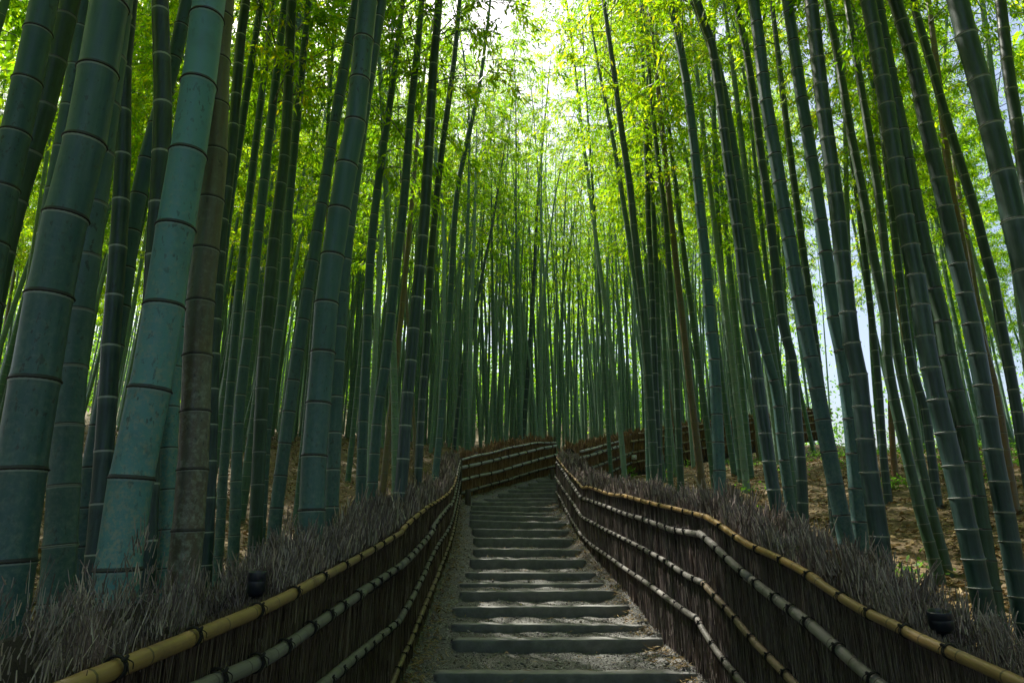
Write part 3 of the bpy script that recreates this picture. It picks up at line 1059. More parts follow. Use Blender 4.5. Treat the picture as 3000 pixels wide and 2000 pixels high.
F_RIGHT = build_fence('brushwood_fence', 'grey brushwood fence with yellow top rail pressed close to the stone step ends', RIGHT, -1, right_rails,
                      [rt_top, 'rail_grey', rt_3, 'rail_grey'], [0.0255, 0.032, 0.029, 0.027], (2200, 3800), None,
                      lambda x, y: float(P(y)) + 0.04, 0.385, 0.37, (M['twig_face'], M['twig_grey']), 13, (1.6, 17.6), [0.36, 0.30, 0.28, 0.28], gaps=((4.56, 0.07),))

far_rails = [
    [[(1697, 1322), (1817, 1292)], [(1870, 1271), (2057, 1243), (2250, 1219), (2436, 1197)]],
    [[(1687, 1344), (1750, 1327), (1825, 1303)], [(1845, 1294), (2059, 1259), (2250, 1232), (2436, 1209)]],
    [[(1720, 1373), (1845, 1328)], [(1850, 1326), (2059, 1287), (2250, 1257), (2436, 1231)]],
    [[(1750, 1398), (1847, 1355)], [(1850, 1356), (2059, 1314), (2250, 1283), (2436, 1256)]],
]
far_base = lambda x, y: float(np.interp(x, [1.6, 3.72, 6.7, 13.6, 20.0], [z_at(1440, 16.3) - 0.1, z_at(1385, 21.0), z_at(1347, 23.3), z_at(1276, 28.0), z_at(1276, 28.0) + 1.0]))
F_FAR = build_fence('brushwood_fence', 'rust brown brushwood fence climbing the slope among the bamboo beyond the bend', FAR, +1, far_rails,
                    [lambda p: 'rail_silver' if p[0] < 3.7 else 'rail_tan'] * 2 + [lambda p: 'rail_grey' if p[0] < 3.7 else 'rail_tan'] * 2,
                    [0.03, 0.04, 0.04, 0.04], (2600, 3600), None, far_base, 0.36, 0.36, (M['twig_rust'], M['twig_rust']), 14, (0.0, 17.27), 0.6)

# ------------------------------------------------------------------ fence posts, marker stakes, lamps, cable
def rod_mesh(name, r, h, mat, sides=12, taper=0.95, bevel=True):
    z = [0, h - r * 0.25, h] if bevel else [0, h]
    Pn = np.array([[0, 0, q] for q in z], float)
    R = np.array([r, r * taper, r * taper * 0.78]) if bevel else np.array([r, r * taper])
    V, F, UV = tube(Pn, R, sides)
    return mesh_np(name, V, F, mat, UV, smooth=False)


def fence_post(F_, poly, u, v_top, hgt, rad, mat, back, px_dy=0):
    root, ori, top = F_
    p = on_fence(poly, u, v_top)
    o = obj('post', rod_mesh('post', rad, hgt, mat), root)
    d = np.array([0.0, 0.0])
    o.location = Vector((p[0] + back[0], p[1] + back[1], p[2] - hgt)) - Vector(ori)


fence_post(F_LEFT, LEFT, 1157, 1528, 1.5, 0.045, M['post_wood'], (-0.10, 0))
fence_post(F_LEFT, LEFT, 275, 1935, 1.35, 0.045, M['post_wood'], (-0.10, 0))
fence_post(F_RIGHT, RIGHT, 1776, 1420, 1.1, 0.055, M['post_wood'], (0.07, 0.02))
fence_post(F_RIGHT, RIGHT, 2392, 1610, 1.3, 0.05, M['brown_wood'], (0.10, 0))
fence_post(F_CROSS, CROSS, 1626, 1278, 1.2, 0.035, M['post_wood'], (0.0, 0.05))
fence_post(F_CROSS, CROSS, 1349, 1340, 1.1, 0.05, M['post_wood'], (0.0, 0.0))


def square_stake(p, w, h, label):
    acc = Acc()
    e = w * 0.12
    prof = [(w / 2, -0.15), (w / 2, h - e), (w / 2 - e, h)]
    V = []
    for hw, z in prof:
        V += [[-hw, -hw, z], [hw, -hw, z], [hw, hw, z], [-hw, hw, z]]
    F = []
    for k in range(2):
        for j in range(4):
            F.append([k * 4 + j, k * 4 + (j + 1) % 4, k * 4 + 4 + (j + 1) % 4, k * 4 + 4 + j])
    F.append([8, 9, 10, 11])
    return obj('wooden_stake', mesh_np('wooden_stake', np.array(V), np.array(F), M['post_wood'], smooth=False), None, None, label, 'stake', None, p)


pa = at_y(1371, 1470, 15.9)
square_stake((pa[0], pa[1], float(P(15.9)) - 0.02), 0.13, 0.40, 'short square wooden stake at the corner where the silvery rails begin')
pb = at_y(1618, 1392, 20.2)
square_stake((pb[0], pb[1], float(P(20.2)) - 0.05), 0.12, 0.36, 'short square wooden stake on the topmost stone step')


# spotlights hidden in the brush: cylinder housing on a spike, recessed glass under a hood ring
def lathe(prof, n=24):
    th = np.arange(n) * 2 * math.pi / n
    V = np.array([[r_ * math.cos(a_), r_ * math.sin(a_), z_] for r_, z_ in prof for a_ in th])
    F = np.array([[q * n + j, q * n + (j + 1) % n, (q + 1) * n + (j + 1) % n, (q + 1) * n + j] for q in range(len(prof) - 1) for j in range(n)])
    return V, F


def spotlight(p, r, h, tilt, label):
    root = thing('garden_spotlight', label, 'lamp', p)
    V, F = lathe([(0.004, 0.0), (r * 0.7, 0.0), (r, 0.02), (r, h * 0.6), (r * 0.985, h * 0.62), (r * 0.985, h * 0.64), (r, h * 0.66), (r, h * 0.96), (r * 0.97, h), (r * 0.88, h), (r * 0.84, h - 0.03)])
    body = obj('housing', mesh_np('housing', V, F, M['lamp_black']), root)
    body.rotation_euler = tilt
    V, F, UV = tube(np.array([[0, 0, h - 0.034], [0, 0, h - 0.028]]), np.array([r * 0.85, r * 0.85]), 24)
    g = obj('lens', mesh_np('lens', V, F, M['lamp_glass'], UV), root)
    g.rotation_euler = tilt
    V, F, UV = tube(np.array([[0, 0, 0.03], [0, 0, -0.9]]), np.array([0.012, 0.008]), 8)
    obj('spike', mesh_np('spike', V, F, M['lamp_black'], UV), root)


lp = on_fence([(-1.10, -1), (-1.10, 20)], 747, 1745)
spotlight((lp[0], lp[1], lp[2]), 0.038, 0.10, (0.05, 0.03, 0), 'small black cylindrical spotlight set in the crest of the brushwood fence')
lp = on_fence([(1.92, -1), (1.92, 20)], 2762, 1850)
spotlight((lp[0], lp[1], lp[2]), 0.05, 0.09, (0.1, -0.1, 0), 'dark teal spotlight half buried in the grey brush above the yellow rail')

# junction box and loose cables on the far fence
jb = on_fence(FAR, 1858, 1340) - np.array([0.03, 0.10, 0])
acc = Acc()
w, hh, dd = 0.085, 0.075, 0.05
Vb = np.array([[sx * w * k, sy * dd * k, sz * hh * k] for k in (1.0,) for sx in (-1, 1) for sy in (-1, 1) for sz in (-1, 1)])
Fb = np.array([[0, 1, 3, 2], [4, 6, 7, 5], [0, 4, 5, 1], [2, 3, 7, 6], [0, 2, 6, 4], [1, 5, 7, 3]])
jroot = thing('junction_box', 'small white junction box fixed to the rust brown fence', 'box', jb)
jo = obj('box', mesh_np('box', Vb, Fb, M['box_white'], smooth=False), jroot)
bv = jo.modifiers.new('bevel', 'BEVEL'); bv.width = 0.02; bv.segments = 2
V, F, UV = tube(np.array([[0, -0.045, 0], [0, -0.062, 0]]), np.array([0.035, 0.03]), 14)
obj('lid', mesh_np('lid', V, F, M['box_white'], UV), jroot)
cab = [np.array(on_fence(FAR, u, v)) - np.array([0.02, 0.09, 0]) for u, v in ((1858, 1296), (1852, 1325), (1832, 1342), (1806, 1343), (1780, 1330), (1762, 1318), (1735, 1330), (1722, 1348))]
C = resample(np.array(cab), 0.08)
V, F, UV = tube(C, np.full(len(C), 0.011), 6)
co = C[0].copy()
obj('cable', mesh_np('cable', V - co, F, M['cable'], UV), None, None, 'thin grey cable sagging across the rust brown fence', 'cable', None, co)

# ------------------------------------------------------------------ bamboo
def culm_mesh(Pn, r0, r1, sp0, sp1, sides, mat, origin, bulge=1.05, start=0.4):
    def rad(f):
        return r0 * (1 - f) ** 0.55 + r1 * (1 - (1 - f) ** 0.55)
    V, F, UV, nd = noded_tube(Pn, rad, lambda f: sp0 + (sp1 - sp0) * min(1, f * 3.0), sides, bulge, start)
    return mesh_np('culm', V - origin, F, mat, UV), nd


def leaf_cloud(pos, direc, ln, wd, rng):
    """Lance-shaped leaves: one kinked quad pair each."""
    n = len(pos)
    ref = rng.normal(size=(n, 3))
    A = np.cross(direc, ref); A /= np.linalg.norm(A, axis=1)[:, None] + 1e-9
    V = np.zeros((n, 4, 3))
    V[:, 0] = pos
    V[:, 1] = pos + direc * (ln * 0.38)[:, None] + A * (wd * 0.5)[:, None]
    V[:, 2] = pos + direc * ln[:, None] + np.array([0, 0, -1.0]) * (ln * 0.18)[:, None]
    V[:, 3] = pos + direc * (ln * 0.38)[:, None] - A * (wd * 0.5)[:, None]
    F = np.array([[0, 1, 2, 3]]) + (np.arange(n) * 4)[:, None]
    return V.reshape(-1, 3), F


def crown_geo(axis, r_fn, seed, h0, leaf_len=0.115, leaf_w=0.031, per=30, nb=3, reach=1.0, node=0.34, dead=4):
    """Branches and leaves along the upper part (fraction h0..1) of a culm axis."""
    rng = np.random.default_rng(seed)
    L = np.concatenate([[0], np.cumsum(np.linalg.norm(np.diff(axis, axis=0), axis=1))])
    tot = L[-1]
    acc = Acc()
    LP, LD, LL = [], [], []
    s = tot * h0
    side = rng.random() * 6.28
    first = True
    while s < tot:
        f = (s / tot - h0) / (1 - h0)
        c = np.array([np.interp(s, L, axis[:, k]) for k in range(3)])
        nbr = 2 if rng.random() < 0.85 else 1
        if f < 0.12 and rng.random() < 0.5:
            nbr = 1
        for b in range(nbr):
            az = side + (b - 0.5) * 1.1 + rng.normal(0, 0.25)
            ln = reach * (0.55 + 1.15 * math.sin(math.pi * min(1, 0.16 + 0.8 * f) ** 0.9)) * rng.uniform(0.7, 1.2)
            el = math.radians(rng.uniform(18, 50))
            hd = np.array([math.cos(az), math.sin(az), 0])
            # branch: rises, then arches over with its own weight
            tt = np.linspace(0, 1, 5)[:, None]
            br = c + hd * ln * math.cos(el) * tt + np.array([0, 0, 1.0]) * (ln * math.sin(el) * tt - 0.55 * ln * tt ** 2.4)
            V, F, UV = tube(br, np.linspace(0.011, 0.003, 5), 3, cap=False)
            acc.add(V, F, UV)
            for q in range(nb):
                f0 = rng.uniform(0.25, 1.0)
                o = np.array([np.interp(f0 * 4, np.arange(5), br[:, k]) for k in range(3)])
                a2 = az + rng.normal(0, 0.9)
                d2 = np.array([math.cos(a2), math.sin(a2), rng.uniform(-0.45, 0.35)])
                d2 /= np.linalg.norm(d2)
                l2 = rng.uniform(0.25, 0.6) * reach
                tw = o + d2 * l2 * np.linspace(0, 1, 3)[:, None] + np.array([0, 0, -0.25]) * (np.linspace(0, 1, 3)[:, None] ** 2) * l2
                V, F, UV = tube(tw, np.array([0.004, 0.003, 0.002]), 3, cap=False)
                acc.add(V, F, UV)
                k = int(per * rng.uniform(0.7, 1.3))
                g = rng.random(k)
                lp_ = o + d2 * l2 * g[:, None] + np.array([0, 0, -0.25]) * (g[:, None] ** 2) * l2 + rng.normal(0, 0.05, (k, 3))
                ld = d2[None] * 0.6 + rng.normal(0, 0.55, (k, 3)) + np.array([0, 0, -0.45])
                ld /= np.linalg.norm(ld, axis=1)[:, None]
                LP.append(lp_); LD.append(ld); LL.append(rng.uniform(0.7, 1.25, k))
        side += math.pi + rng.normal(0, 0.3)
        s += node * rng.uniform(0.85, 1.15)
    LP, LD, LL = np.vstack(LP), np.vstack(LD), np.concatenate(LL)
    V, F = leaf_cloud(LP, LD, leaf_len * LL, leaf_w * LL, rng)
    return acc, V, F


def crown_mesh(name, axis, seed, h0, **kw):
    acc, V, F = crown_geo(axis, None, seed, h0, **kw)
    nb = sum(len(f) for f in acc.F4)
    Vb = np.vstack(acc.V); Fb = np.vstack(acc.F4)
    Vall = np.vstack([Vb, V]); Fall = np.vstack([Fb, F + len(Vb)])
    mi = np.concatenate([np.zeros(len(Fb), int), np.ones(len(F), int)])
    return mesh_np(name, Vall, Fall, None, None, False, [M['culm_far'], M['leaf']], mi)


def generic_axis(H, lean, arch, rng):
    t = np.linspace(0, 1, 26)
    az = rng.random() * 6.28
    dx = lean * H * t + arch * H * t ** 4 + 0.012 * H * np.sin(t * 5 + rng.random() * 6)
    return np.stack([dx * math.cos(az), dx * math.sin(az), H * (t - 0.25 * arch * t ** 4)], -1)


VAR = []
vr = np.random.default_rng(5)
for k in range(8):
    H = vr.uniform(14.5, 18.5)
    ax = generic_axis(H, vr.uniform(-0.02, 0.05), vr.uniform(0.03, 0.12), vr)
    rb = vr.uniform(0.056, 0.078)
    cm, _ = culm_mesh(ax, rb, 0.008, 0.2, vr.uniform(0.32, 0.4), 9, M['culm_far'], np.zeros(3), 1.06)
    kr = crown_mesh('crown', ax, 200 + k, vr.uniform(0.46, 0.6), per=29)
    VAR.append((cm, kr, H, rb))
DENSE = []
for k in range(5):
    H = vr.uniform(14.5, 18.0)
    ax = generic_axis(H, vr.uniform(-0.02, 0.05), vr.uniform(0.03, 0.12), vr)
    rb = vr.uniform(0.06, 0.08)
    cm, _ = culm_mesh(ax, rb, 0.008, 0.2, vr.uniform(0.32, 0.4), 9, M['culm_far'], np.zeros(3), 1.06)
    DENSE.append((cm, crown_mesh('crown', ax, 260 + k, vr.uniform(0.36, 0.48), per=44, leaf_len=0.125), H, rb))
# free crowns for the traced bamboos, built on a straight leader
CR = []
for k in range(4):
    ax = np.stack([0.05 * np.linspace(0, 1, 14) ** 2 * 7, np.zeros(14), np.linspace(0, 7.5, 14)], -1)
    CR.append(crown_mesh('crown', ax, 300 + k, 0.05, per=36))

TAKEN = []


def ring_mesh():
    th = np.linspace(0, 2 * math.pi, 25)[:-1]
    prof = [(0.985, -0.10), (1.045, -0.035), (1.055, 0.02), (0.985, 0.07)]
    V = np.array([[r * math.cos(a), r * math.sin(a), z] for r, z in prof for a in th])
    n = 24
    F = [[q * n + j, q * n + (j + 1) % n, (q + 1) * n + (j + 1) % n, (q + 1) * n + j] for q in range(3) for j in range(n)]
    return V, np.array(F)


RV, RF = ring_mesh()
M['ring_dark'] = simple_mat('ring_dark', (0.012, 0.012, 0.010), (0.035, 0.034, 0.028), 40, 0.7, 0.3, 0.003)
M['ring_pale'] = simple_mat('ring_pale', (0.16, 0.19, 0.17), (0.34, 0.36, 0.32), 40, 0.7, 0.3, 0.003)
RING = {'d': mesh_np('node_ring', RV, RF, M['ring_dark']), 'p': mesh_np('node_ring', RV, RF, M['ring_pale'])}


def traced(px, dia, w_ref, v_ref, mat, label, group=None, top_h=None, sp=0.28, rings=None, taper=0.8, start=0.4, ydepth=None):
    """A bamboo whose stem passes through the traced pixels; distance from its width w_ref (px) and its diameter."""
    us = np.array([p[0] for p in px], float); vs = np.array([p[1] for p in px], float)
    uref = np.interp(v_ref, vs, us)
    zc = dia * FOC / w_ref
    y = zc * ray(uref, v_ref)[1] if ydepth is None else ydepth
    lean = random.uniform(-0.03, 0.02)
    pts = []
    for u, v in zip(us, vs):
        p = at_y(u, v, y)
        p = at_y(u, v, y + lean * (p[2] - 1.6) * 0.5)
        pts.append(p)
    pts = np.array(pts)[::-1]                     # from the ground up
    order = np.argsort(pts[:, 2])
    pts = pts[order]
    d0 = (pts[1] - pts[0]) / (pts[1][2] - pts[0][2])
    gz = float(G(pts[0][0], pts[0][1])) - 0.12
    if pts[0][2] > gz + 0.15:
        h = pts[0][2] - gz
        base = pts[0] - np.array([d0[0] * 0.75, d0[1] * 0.75, 1.0]) * h
        pts = np.vstack([base, pts])
    ref_top = pts[-1]
    k0 = max(0, len(pts) - 4)
    d1 = (pts[-1] - pts[k0]) / (pts[-1][2] - pts[k0][2])
    tot = top_h or random.uniform(12.5, 15.5)
    zt = pts[0][2] + tot
    extra = []
    n = 5
    for q in range(1, n + 1):
        f = q / n
        hz = (zt - ref_top[2]) * f
        extra.append(ref_top + np.array([d1[0] * hz * (1 - 0.35 * f), d1[1] * hz * (1 - 0.3 * f) + random.uniform(-0.1, 0.1) * f, hz]))
    if zt > ref_top[2] + 1:
        pts = np.vstack([pts, np.array(extra)])
    Pn = resample(pts, 0.5)
    root = thing('bamboo', label, 'bamboo', pts[0], group)
    r0 = dia * 0.5
    sides = 24 if w_ref > 60 else (16 if w_ref > 35 else 10)
    H = Pn[-1][2] - Pn[0][2]

    def rad(f):
        # nearly even low down, then tapering to a thin tip
        flare = 1 + 0.12 * math.exp(-f * H / 0.35)
        return r0 * flare * ((1 - f * 0.45 * taper) if f < 0.45 else (1 - 0.2025 * taper) * max(0.06, (1 - ((f - 0.45) / 0.55) ** 1.3 * 0.94)))
    V, F, UV, nd = noded_tube(Pn, rad, lambda f: sp * (0.62 + 0.38 * min(1, f * H / 1.6)) * (1 + 0.25 * min(1, f * 2)), sides, 1.045, start)
    culm = obj('culm', mesh_np('culm', V - pts[0], F, M[mat], UV), root)
    if rings:
        for c, t, r in nd:
            if c[2] > 7.5:
                break
            o = bpy.data.objects.new('node_ring', RING[rings])
            COL.objects.link(o)
            o.parent = culm
            q = Vector(t).to_track_quat('Z', 'Y')
            o.matrix_local = Matrix.Translation(Vector(c - pts[0])) @ q.to_matrix().to_4x4() @ Matrix.Diagonal((r, r, r * 0.6, 1))
    # crown on the upper stem
    cz = Pn[-1][2] - 7.0
    ci = int(np.argmin(np.abs(Pn[:, 2] - cz)))
    t = Pn[-1] - Pn[ci]
    o = bpy.data.objects.new('crown', random.choice(CR))
    COL.objects.link(o)
    o.parent = root
    q = Vector(t).to_track_quat('Z', 'Y')
    o.matrix_local = Matrix.Translation(Vector(Pn[ci] - pts[0])) @ q.to_matrix().to_4x4() @ Matrix.Rotation(random.random() * 6.28, 4, 'Z')
    TAKEN.append((pts[0][0], pts[0][1]))
    return pts[0], y


GL = 'bamboo beside the open gravel margin'
GR = 'bamboo behind the fence at the step ends'
SL = 'slim teal bamboo between thicker stems behind the fence along the gravel margin'
SD = 'dark bamboo with pale node rings standing behind the fence at the step ends'
T = [
    # ----- behind the fence along the gravel margin
    dict(px=[(131, 0), (48, 383), (-20, 700), (-75, 1100), (-115, 1560)], dia=.16, w_ref=83, v_ref=380, mat='culm_teal', label='smooth teal bamboo leaning off beside the thickest stem with black node rings', rings='d', sp=.30),
    dict(px=[(205, 0), (121, 357), (57, 542), (-20, 860), (-90, 1300), (-120, 1560)], dia=.14, w_ref=64, v_ref=357, mat='culm_green', label='dull dark green bamboo crossing behind the smooth teal leaning one', rings='p', sp=.30),
    dict(px=[(322, 0), (265, 351), (185, 670), (140, 893), (105, 1102), (70, 1306), (40, 1523), (14, 1720)], dia=.19, w_ref=140, v_ref=1306, mat='culm_teal', label='thickest teal bamboo with thin black node rings growing from the brush crest', rings='d', sp=.34, taper=1.3),
    dict(px=[(245, 0), (222, 190), (185, 420), (120, 800), (60, 1300)], dia=.13, w_ref=50, v_ref=100, mat='culm_teal', label=SL, group=GL, sp=.3),
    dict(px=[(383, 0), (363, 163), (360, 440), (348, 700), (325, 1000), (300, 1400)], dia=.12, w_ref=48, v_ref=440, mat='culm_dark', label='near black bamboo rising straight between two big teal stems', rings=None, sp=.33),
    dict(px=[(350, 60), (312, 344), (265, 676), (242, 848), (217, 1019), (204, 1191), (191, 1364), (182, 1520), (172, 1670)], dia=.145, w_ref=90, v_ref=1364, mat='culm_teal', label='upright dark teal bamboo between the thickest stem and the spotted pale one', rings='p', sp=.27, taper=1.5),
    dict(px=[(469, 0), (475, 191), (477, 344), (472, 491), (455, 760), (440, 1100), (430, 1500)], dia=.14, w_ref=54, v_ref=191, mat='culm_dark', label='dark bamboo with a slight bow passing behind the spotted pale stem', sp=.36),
    dict(px=[(550, 0), (500, 215), (434, 446), (383, 702), (357, 893), (332, 1038), (293, 1236), (271, 1338), (252, 1530)], dia=.125, w_ref=50, v_ref=893, mat='culm_teal', label='teal bamboo leaning behind the spotted pale stem', rings='d', sp=.27),
    dict(px=[(612, 0), (596, 153), (564, 376), (526, 600), (491, 820), (462, 1038), (413, 1261), (373, 1469), (350, 1640)], dia=.17, w_ref=122, v_ref=1261, mat='culm_mottled', label='big pale turquoise bamboo with dark spots above and lichen below', rings='d', sp=.34, taper=0.9),
    dict(px=[(655, 0), (641, 128), (628, 497), (609, 670), (590, 848), (580, 1006), (574, 1169), (568, 1325), (558, 1472), (545, 1615)], dia=.135, w_ref=89, v_ref=1250, mat='culm_old', label='olive brown bamboo with rusty node rings beside the spotted pale stem', rings='d', sp=.24, taper=1.2),
    dict(px=[(560, 560), (528, 860), (504, 1128), (494, 1287), (488, 1523)], dia=.12, w_ref=52, v_ref=1200, mat='culm_mottled', label='lichen spotted bamboo half hidden behind the olive brown stem', sp=.26),
    dict(px=[(721, 0), (708, 83), (695, 236), (682, 408), (663, 574), (650, 663), (628, 1000), (610, 1500)], dia=.12, w_ref=34, v_ref=300, mat='culm_dark', label=SL.replace('teal', 'dark green'), group=GL + ' dark', sp=.3),
    dict(px=[(765, 0), (714, 332), (676, 574), (650, 780), (641, 874), (620, 1200), (600, 1560)], dia=.11, w_ref=27, v_ref=700, mat='culm_teal', label=SL, group=GL, sp=.28),
    dict(px=[(855, 0), (845, 250), (835, 446), (803, 702), (791, 829), (770, 1100), (745, 1640)], dia=.125, w_ref=36, v_ref=700, mat='culm_green', label='dull green bamboo rising directly behind the small black spotlight', sp=.28),
    dict(px=[(905, 0), (880, 250), (845, 620), (830, 860), (790, 1150), (772, 1400), (762, 1560)], dia=.12, w_ref=30, v_ref=900, mat='culm_teal', label=SL, group=GL, sp=.26),
    dict(px=[(835, 0), (800, 300), (770, 560), (745, 800), (725, 1000), (700, 1200), (690, 1480), (685, 1600)], dia=.115, w_ref=32, v_ref=1000, mat='culm_teal', label=SL, group=GL, sp=.27),
    dict(px=[(800, 0), (760, 330), (725, 620), (700, 860), (684, 1040), (660, 1300), (645, 1560)], dia=.11, w_ref=26, v_ref=1000, mat='culm_teal', label=SL, group=GL, sp=.27),
    dict(px=[(1045, 0), (995, 274), (957, 510), (922, 727), (887, 944), (870, 1044), (842, 1242), (829, 1338), (807, 1517), (795, 1640)], dia=.115, w_ref=38, v_ref=1200, mat='culm_teal', label='slender pale teal bamboo leaning along the big smooth teal stem', rings='d', sp=.26, taper=0.5),
    dict(px=[(1078, 0), (1040, 370), (1008, 530), (982, 700), (957, 880), (944, 1059), (920, 1340), (912, 1518), (896, 1620)], dia=.17, w_ref=75, v_ref=1340, mat='culm_teal', label='big smooth teal bamboo with dark base leaning above the sunlit brush', rings='d', sp=.33, taper=0.5),
    dict(px=[(1118, 0), (1090, 180), (1060, 370), (1020, 680), (1000, 900), (985, 1150), (970, 1500)], dia=.125, w_ref=42, v_ref=900, mat='culm_teal', label='plain teal bamboo standing close behind the big smooth teal stem', sp=.28),
    dict(px=[(1236, 0), (1223, 147), (1204, 319), (1185, 574), (1169, 714), (1153, 848), (1124, 1108), (1108, 1191), (1086, 1497)], dia=.13, w_ref=32, v_ref=1000, mat='culm_teal', label=SL, group=GL, sp=.3),
    dict(px=[(1287, 0), (1268, 223), (1252, 510), (1239, 702), (1223, 848), (1204, 1057), (1191, 1198), (1182, 1331), (1170, 1490)], dia=.15, w_ref=39, v_ref=1190, mat='culm_dark', label='thick dark green bamboo standing where the gravel margin fence begins to climb', sp=.34),
    dict(px=[(1330, 180), (1290, 480), (1262, 760), (1250, 1000), (1235, 1200), (1222, 1460)], dia=.12, w_ref=24, v_ref=1000, mat='culm_dark', label=SL.replace('teal', 'dark green'), group=GL + ' dark', sp=.3),
    dict(px=[(1405, 250), (1372, 400), (1338, 574), (1322, 829), (1310, 1000), (1290, 1250), (1275, 1400)], dia=.12, w_ref=20, v_ref=829, mat='culm_teal', label=SL, group=GL, sp=.3),
    dict(px=[(1180, 0), (1150, 250), (1110, 520), (1085, 760), (1075, 1000), (1063, 1250), (1055, 1500)], dia=.13, w_ref=30, v_ref=900, mat='culm_teal', label=SL, group=GL, sp=.3),
    # ----- behind the bend
    dict(px=[(1510, 300), (1485, 395), (1446, 638), (1414, 797), (1376, 1000), (1357, 1064), (1332, 1290)], dia=.13, w_ref=15, v_ref=800, mat='culm_dark', label='dark bamboo leaning strongly over the fence across the head of the steps', sp=.34, ydepth=20.5),
    dict(px=[(1625, 80), (1612, 185), (1590, 415), (1574, 606), (1567, 765), (1555, 957), (1532, 1290)], dia=.16, w_ref=17, v_ref=800, mat='culm_dark', label='tall dark bamboo rising straight behind the fence across the steps', sp=.36, ydepth=23.5),
    dict(px=[(1768, 0), (1794, 179), (1823, 395), (1845, 542), (1861, 702), (1883, 893), (1893, 1000), (1912, 1287), (1918, 1400)], dia=.15, w_ref=28, v_ref=1100, mat='culm_green', label='green bamboo curving over the path in front of the rust brown fence', sp=.32, taper=1.0),
    dict(px=[(1752, 191), (1797, 415), (1823, 574), (1848, 733), (1874, 925), (1893, 1100), (1903, 1400)], dia=.13, w_ref=20, v_ref=900, mat='culm_far', label='slim pale bamboo bowed beside the green one in front of the rust brown fence', sp=.32),
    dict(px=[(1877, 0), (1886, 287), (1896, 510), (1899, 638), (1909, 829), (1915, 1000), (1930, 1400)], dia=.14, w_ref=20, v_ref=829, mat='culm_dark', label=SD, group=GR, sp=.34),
    dict(px=[(1900, 200), (1925, 446), (1950, 638), (1963, 829), (1976, 1000), (1985, 1191), (1995, 1430)], dia=.13, w_ref=20, v_ref=1000, mat='culm_green', label='slim green bamboo standing in front of the rust brown fence panel', sp=.34),
    # ----- behind the fence at the step ends
    dict(px=[(1963, 0), (1985, 100), (2010, 236), (2035, 440), (2054, 638), (2070, 785), (2080, 957), (2090, 1013), (2099, 1191), (2110, 1427)], dia=.15, w_ref=37, v_ref=1100, mat='culm_teal', label='blue green bamboo growing from the brush beside the junction of the two fences', rings='d', sp=.30, taper=1.2),
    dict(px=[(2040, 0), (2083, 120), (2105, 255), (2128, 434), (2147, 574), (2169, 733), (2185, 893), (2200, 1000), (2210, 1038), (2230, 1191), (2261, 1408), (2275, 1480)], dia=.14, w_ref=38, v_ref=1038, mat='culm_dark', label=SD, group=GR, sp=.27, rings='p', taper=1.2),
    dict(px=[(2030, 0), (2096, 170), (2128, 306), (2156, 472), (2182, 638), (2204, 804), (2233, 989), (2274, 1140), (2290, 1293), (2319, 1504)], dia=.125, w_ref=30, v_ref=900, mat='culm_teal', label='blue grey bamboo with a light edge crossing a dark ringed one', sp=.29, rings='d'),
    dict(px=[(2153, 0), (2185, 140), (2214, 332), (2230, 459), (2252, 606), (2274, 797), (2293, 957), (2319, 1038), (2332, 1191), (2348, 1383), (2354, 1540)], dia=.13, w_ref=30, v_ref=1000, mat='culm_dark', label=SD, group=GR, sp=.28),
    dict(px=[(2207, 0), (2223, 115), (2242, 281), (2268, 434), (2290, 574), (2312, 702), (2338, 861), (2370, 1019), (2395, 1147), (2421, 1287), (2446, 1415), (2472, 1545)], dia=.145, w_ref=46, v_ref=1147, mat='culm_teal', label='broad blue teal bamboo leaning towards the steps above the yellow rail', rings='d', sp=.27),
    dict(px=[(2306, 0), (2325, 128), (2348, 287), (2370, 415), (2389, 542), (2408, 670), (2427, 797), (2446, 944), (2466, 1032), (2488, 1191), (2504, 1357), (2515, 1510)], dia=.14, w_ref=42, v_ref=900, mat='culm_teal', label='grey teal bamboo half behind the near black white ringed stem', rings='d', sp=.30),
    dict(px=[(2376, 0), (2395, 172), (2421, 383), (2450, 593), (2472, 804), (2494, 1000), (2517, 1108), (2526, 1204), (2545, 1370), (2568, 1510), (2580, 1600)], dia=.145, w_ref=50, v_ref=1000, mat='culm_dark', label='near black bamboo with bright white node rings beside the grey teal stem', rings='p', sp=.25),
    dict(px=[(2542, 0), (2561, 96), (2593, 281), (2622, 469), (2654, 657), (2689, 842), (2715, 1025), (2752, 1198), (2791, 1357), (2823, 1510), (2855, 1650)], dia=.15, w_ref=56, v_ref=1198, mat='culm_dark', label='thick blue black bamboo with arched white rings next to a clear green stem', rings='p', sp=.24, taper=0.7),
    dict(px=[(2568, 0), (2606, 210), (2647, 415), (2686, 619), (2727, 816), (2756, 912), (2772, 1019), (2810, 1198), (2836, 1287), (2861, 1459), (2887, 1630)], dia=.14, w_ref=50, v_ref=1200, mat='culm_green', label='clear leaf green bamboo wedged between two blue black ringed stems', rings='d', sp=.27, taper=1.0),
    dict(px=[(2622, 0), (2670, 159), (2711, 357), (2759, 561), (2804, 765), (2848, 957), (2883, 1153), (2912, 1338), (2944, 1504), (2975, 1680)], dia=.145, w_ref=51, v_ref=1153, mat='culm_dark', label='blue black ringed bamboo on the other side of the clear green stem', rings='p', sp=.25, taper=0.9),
    dict(px=[(2673, 0), (2721, 166), (2772, 344), (2823, 510), (2855, 612), (2887, 740), (2912, 829), (2931, 944), (2965, 1120), (2995, 1300), (3030, 1500)], dia=.13, w_ref=29, v_ref=829, mat='culm_dark', label=SD, group=GR, sp=.27, rings='p'),
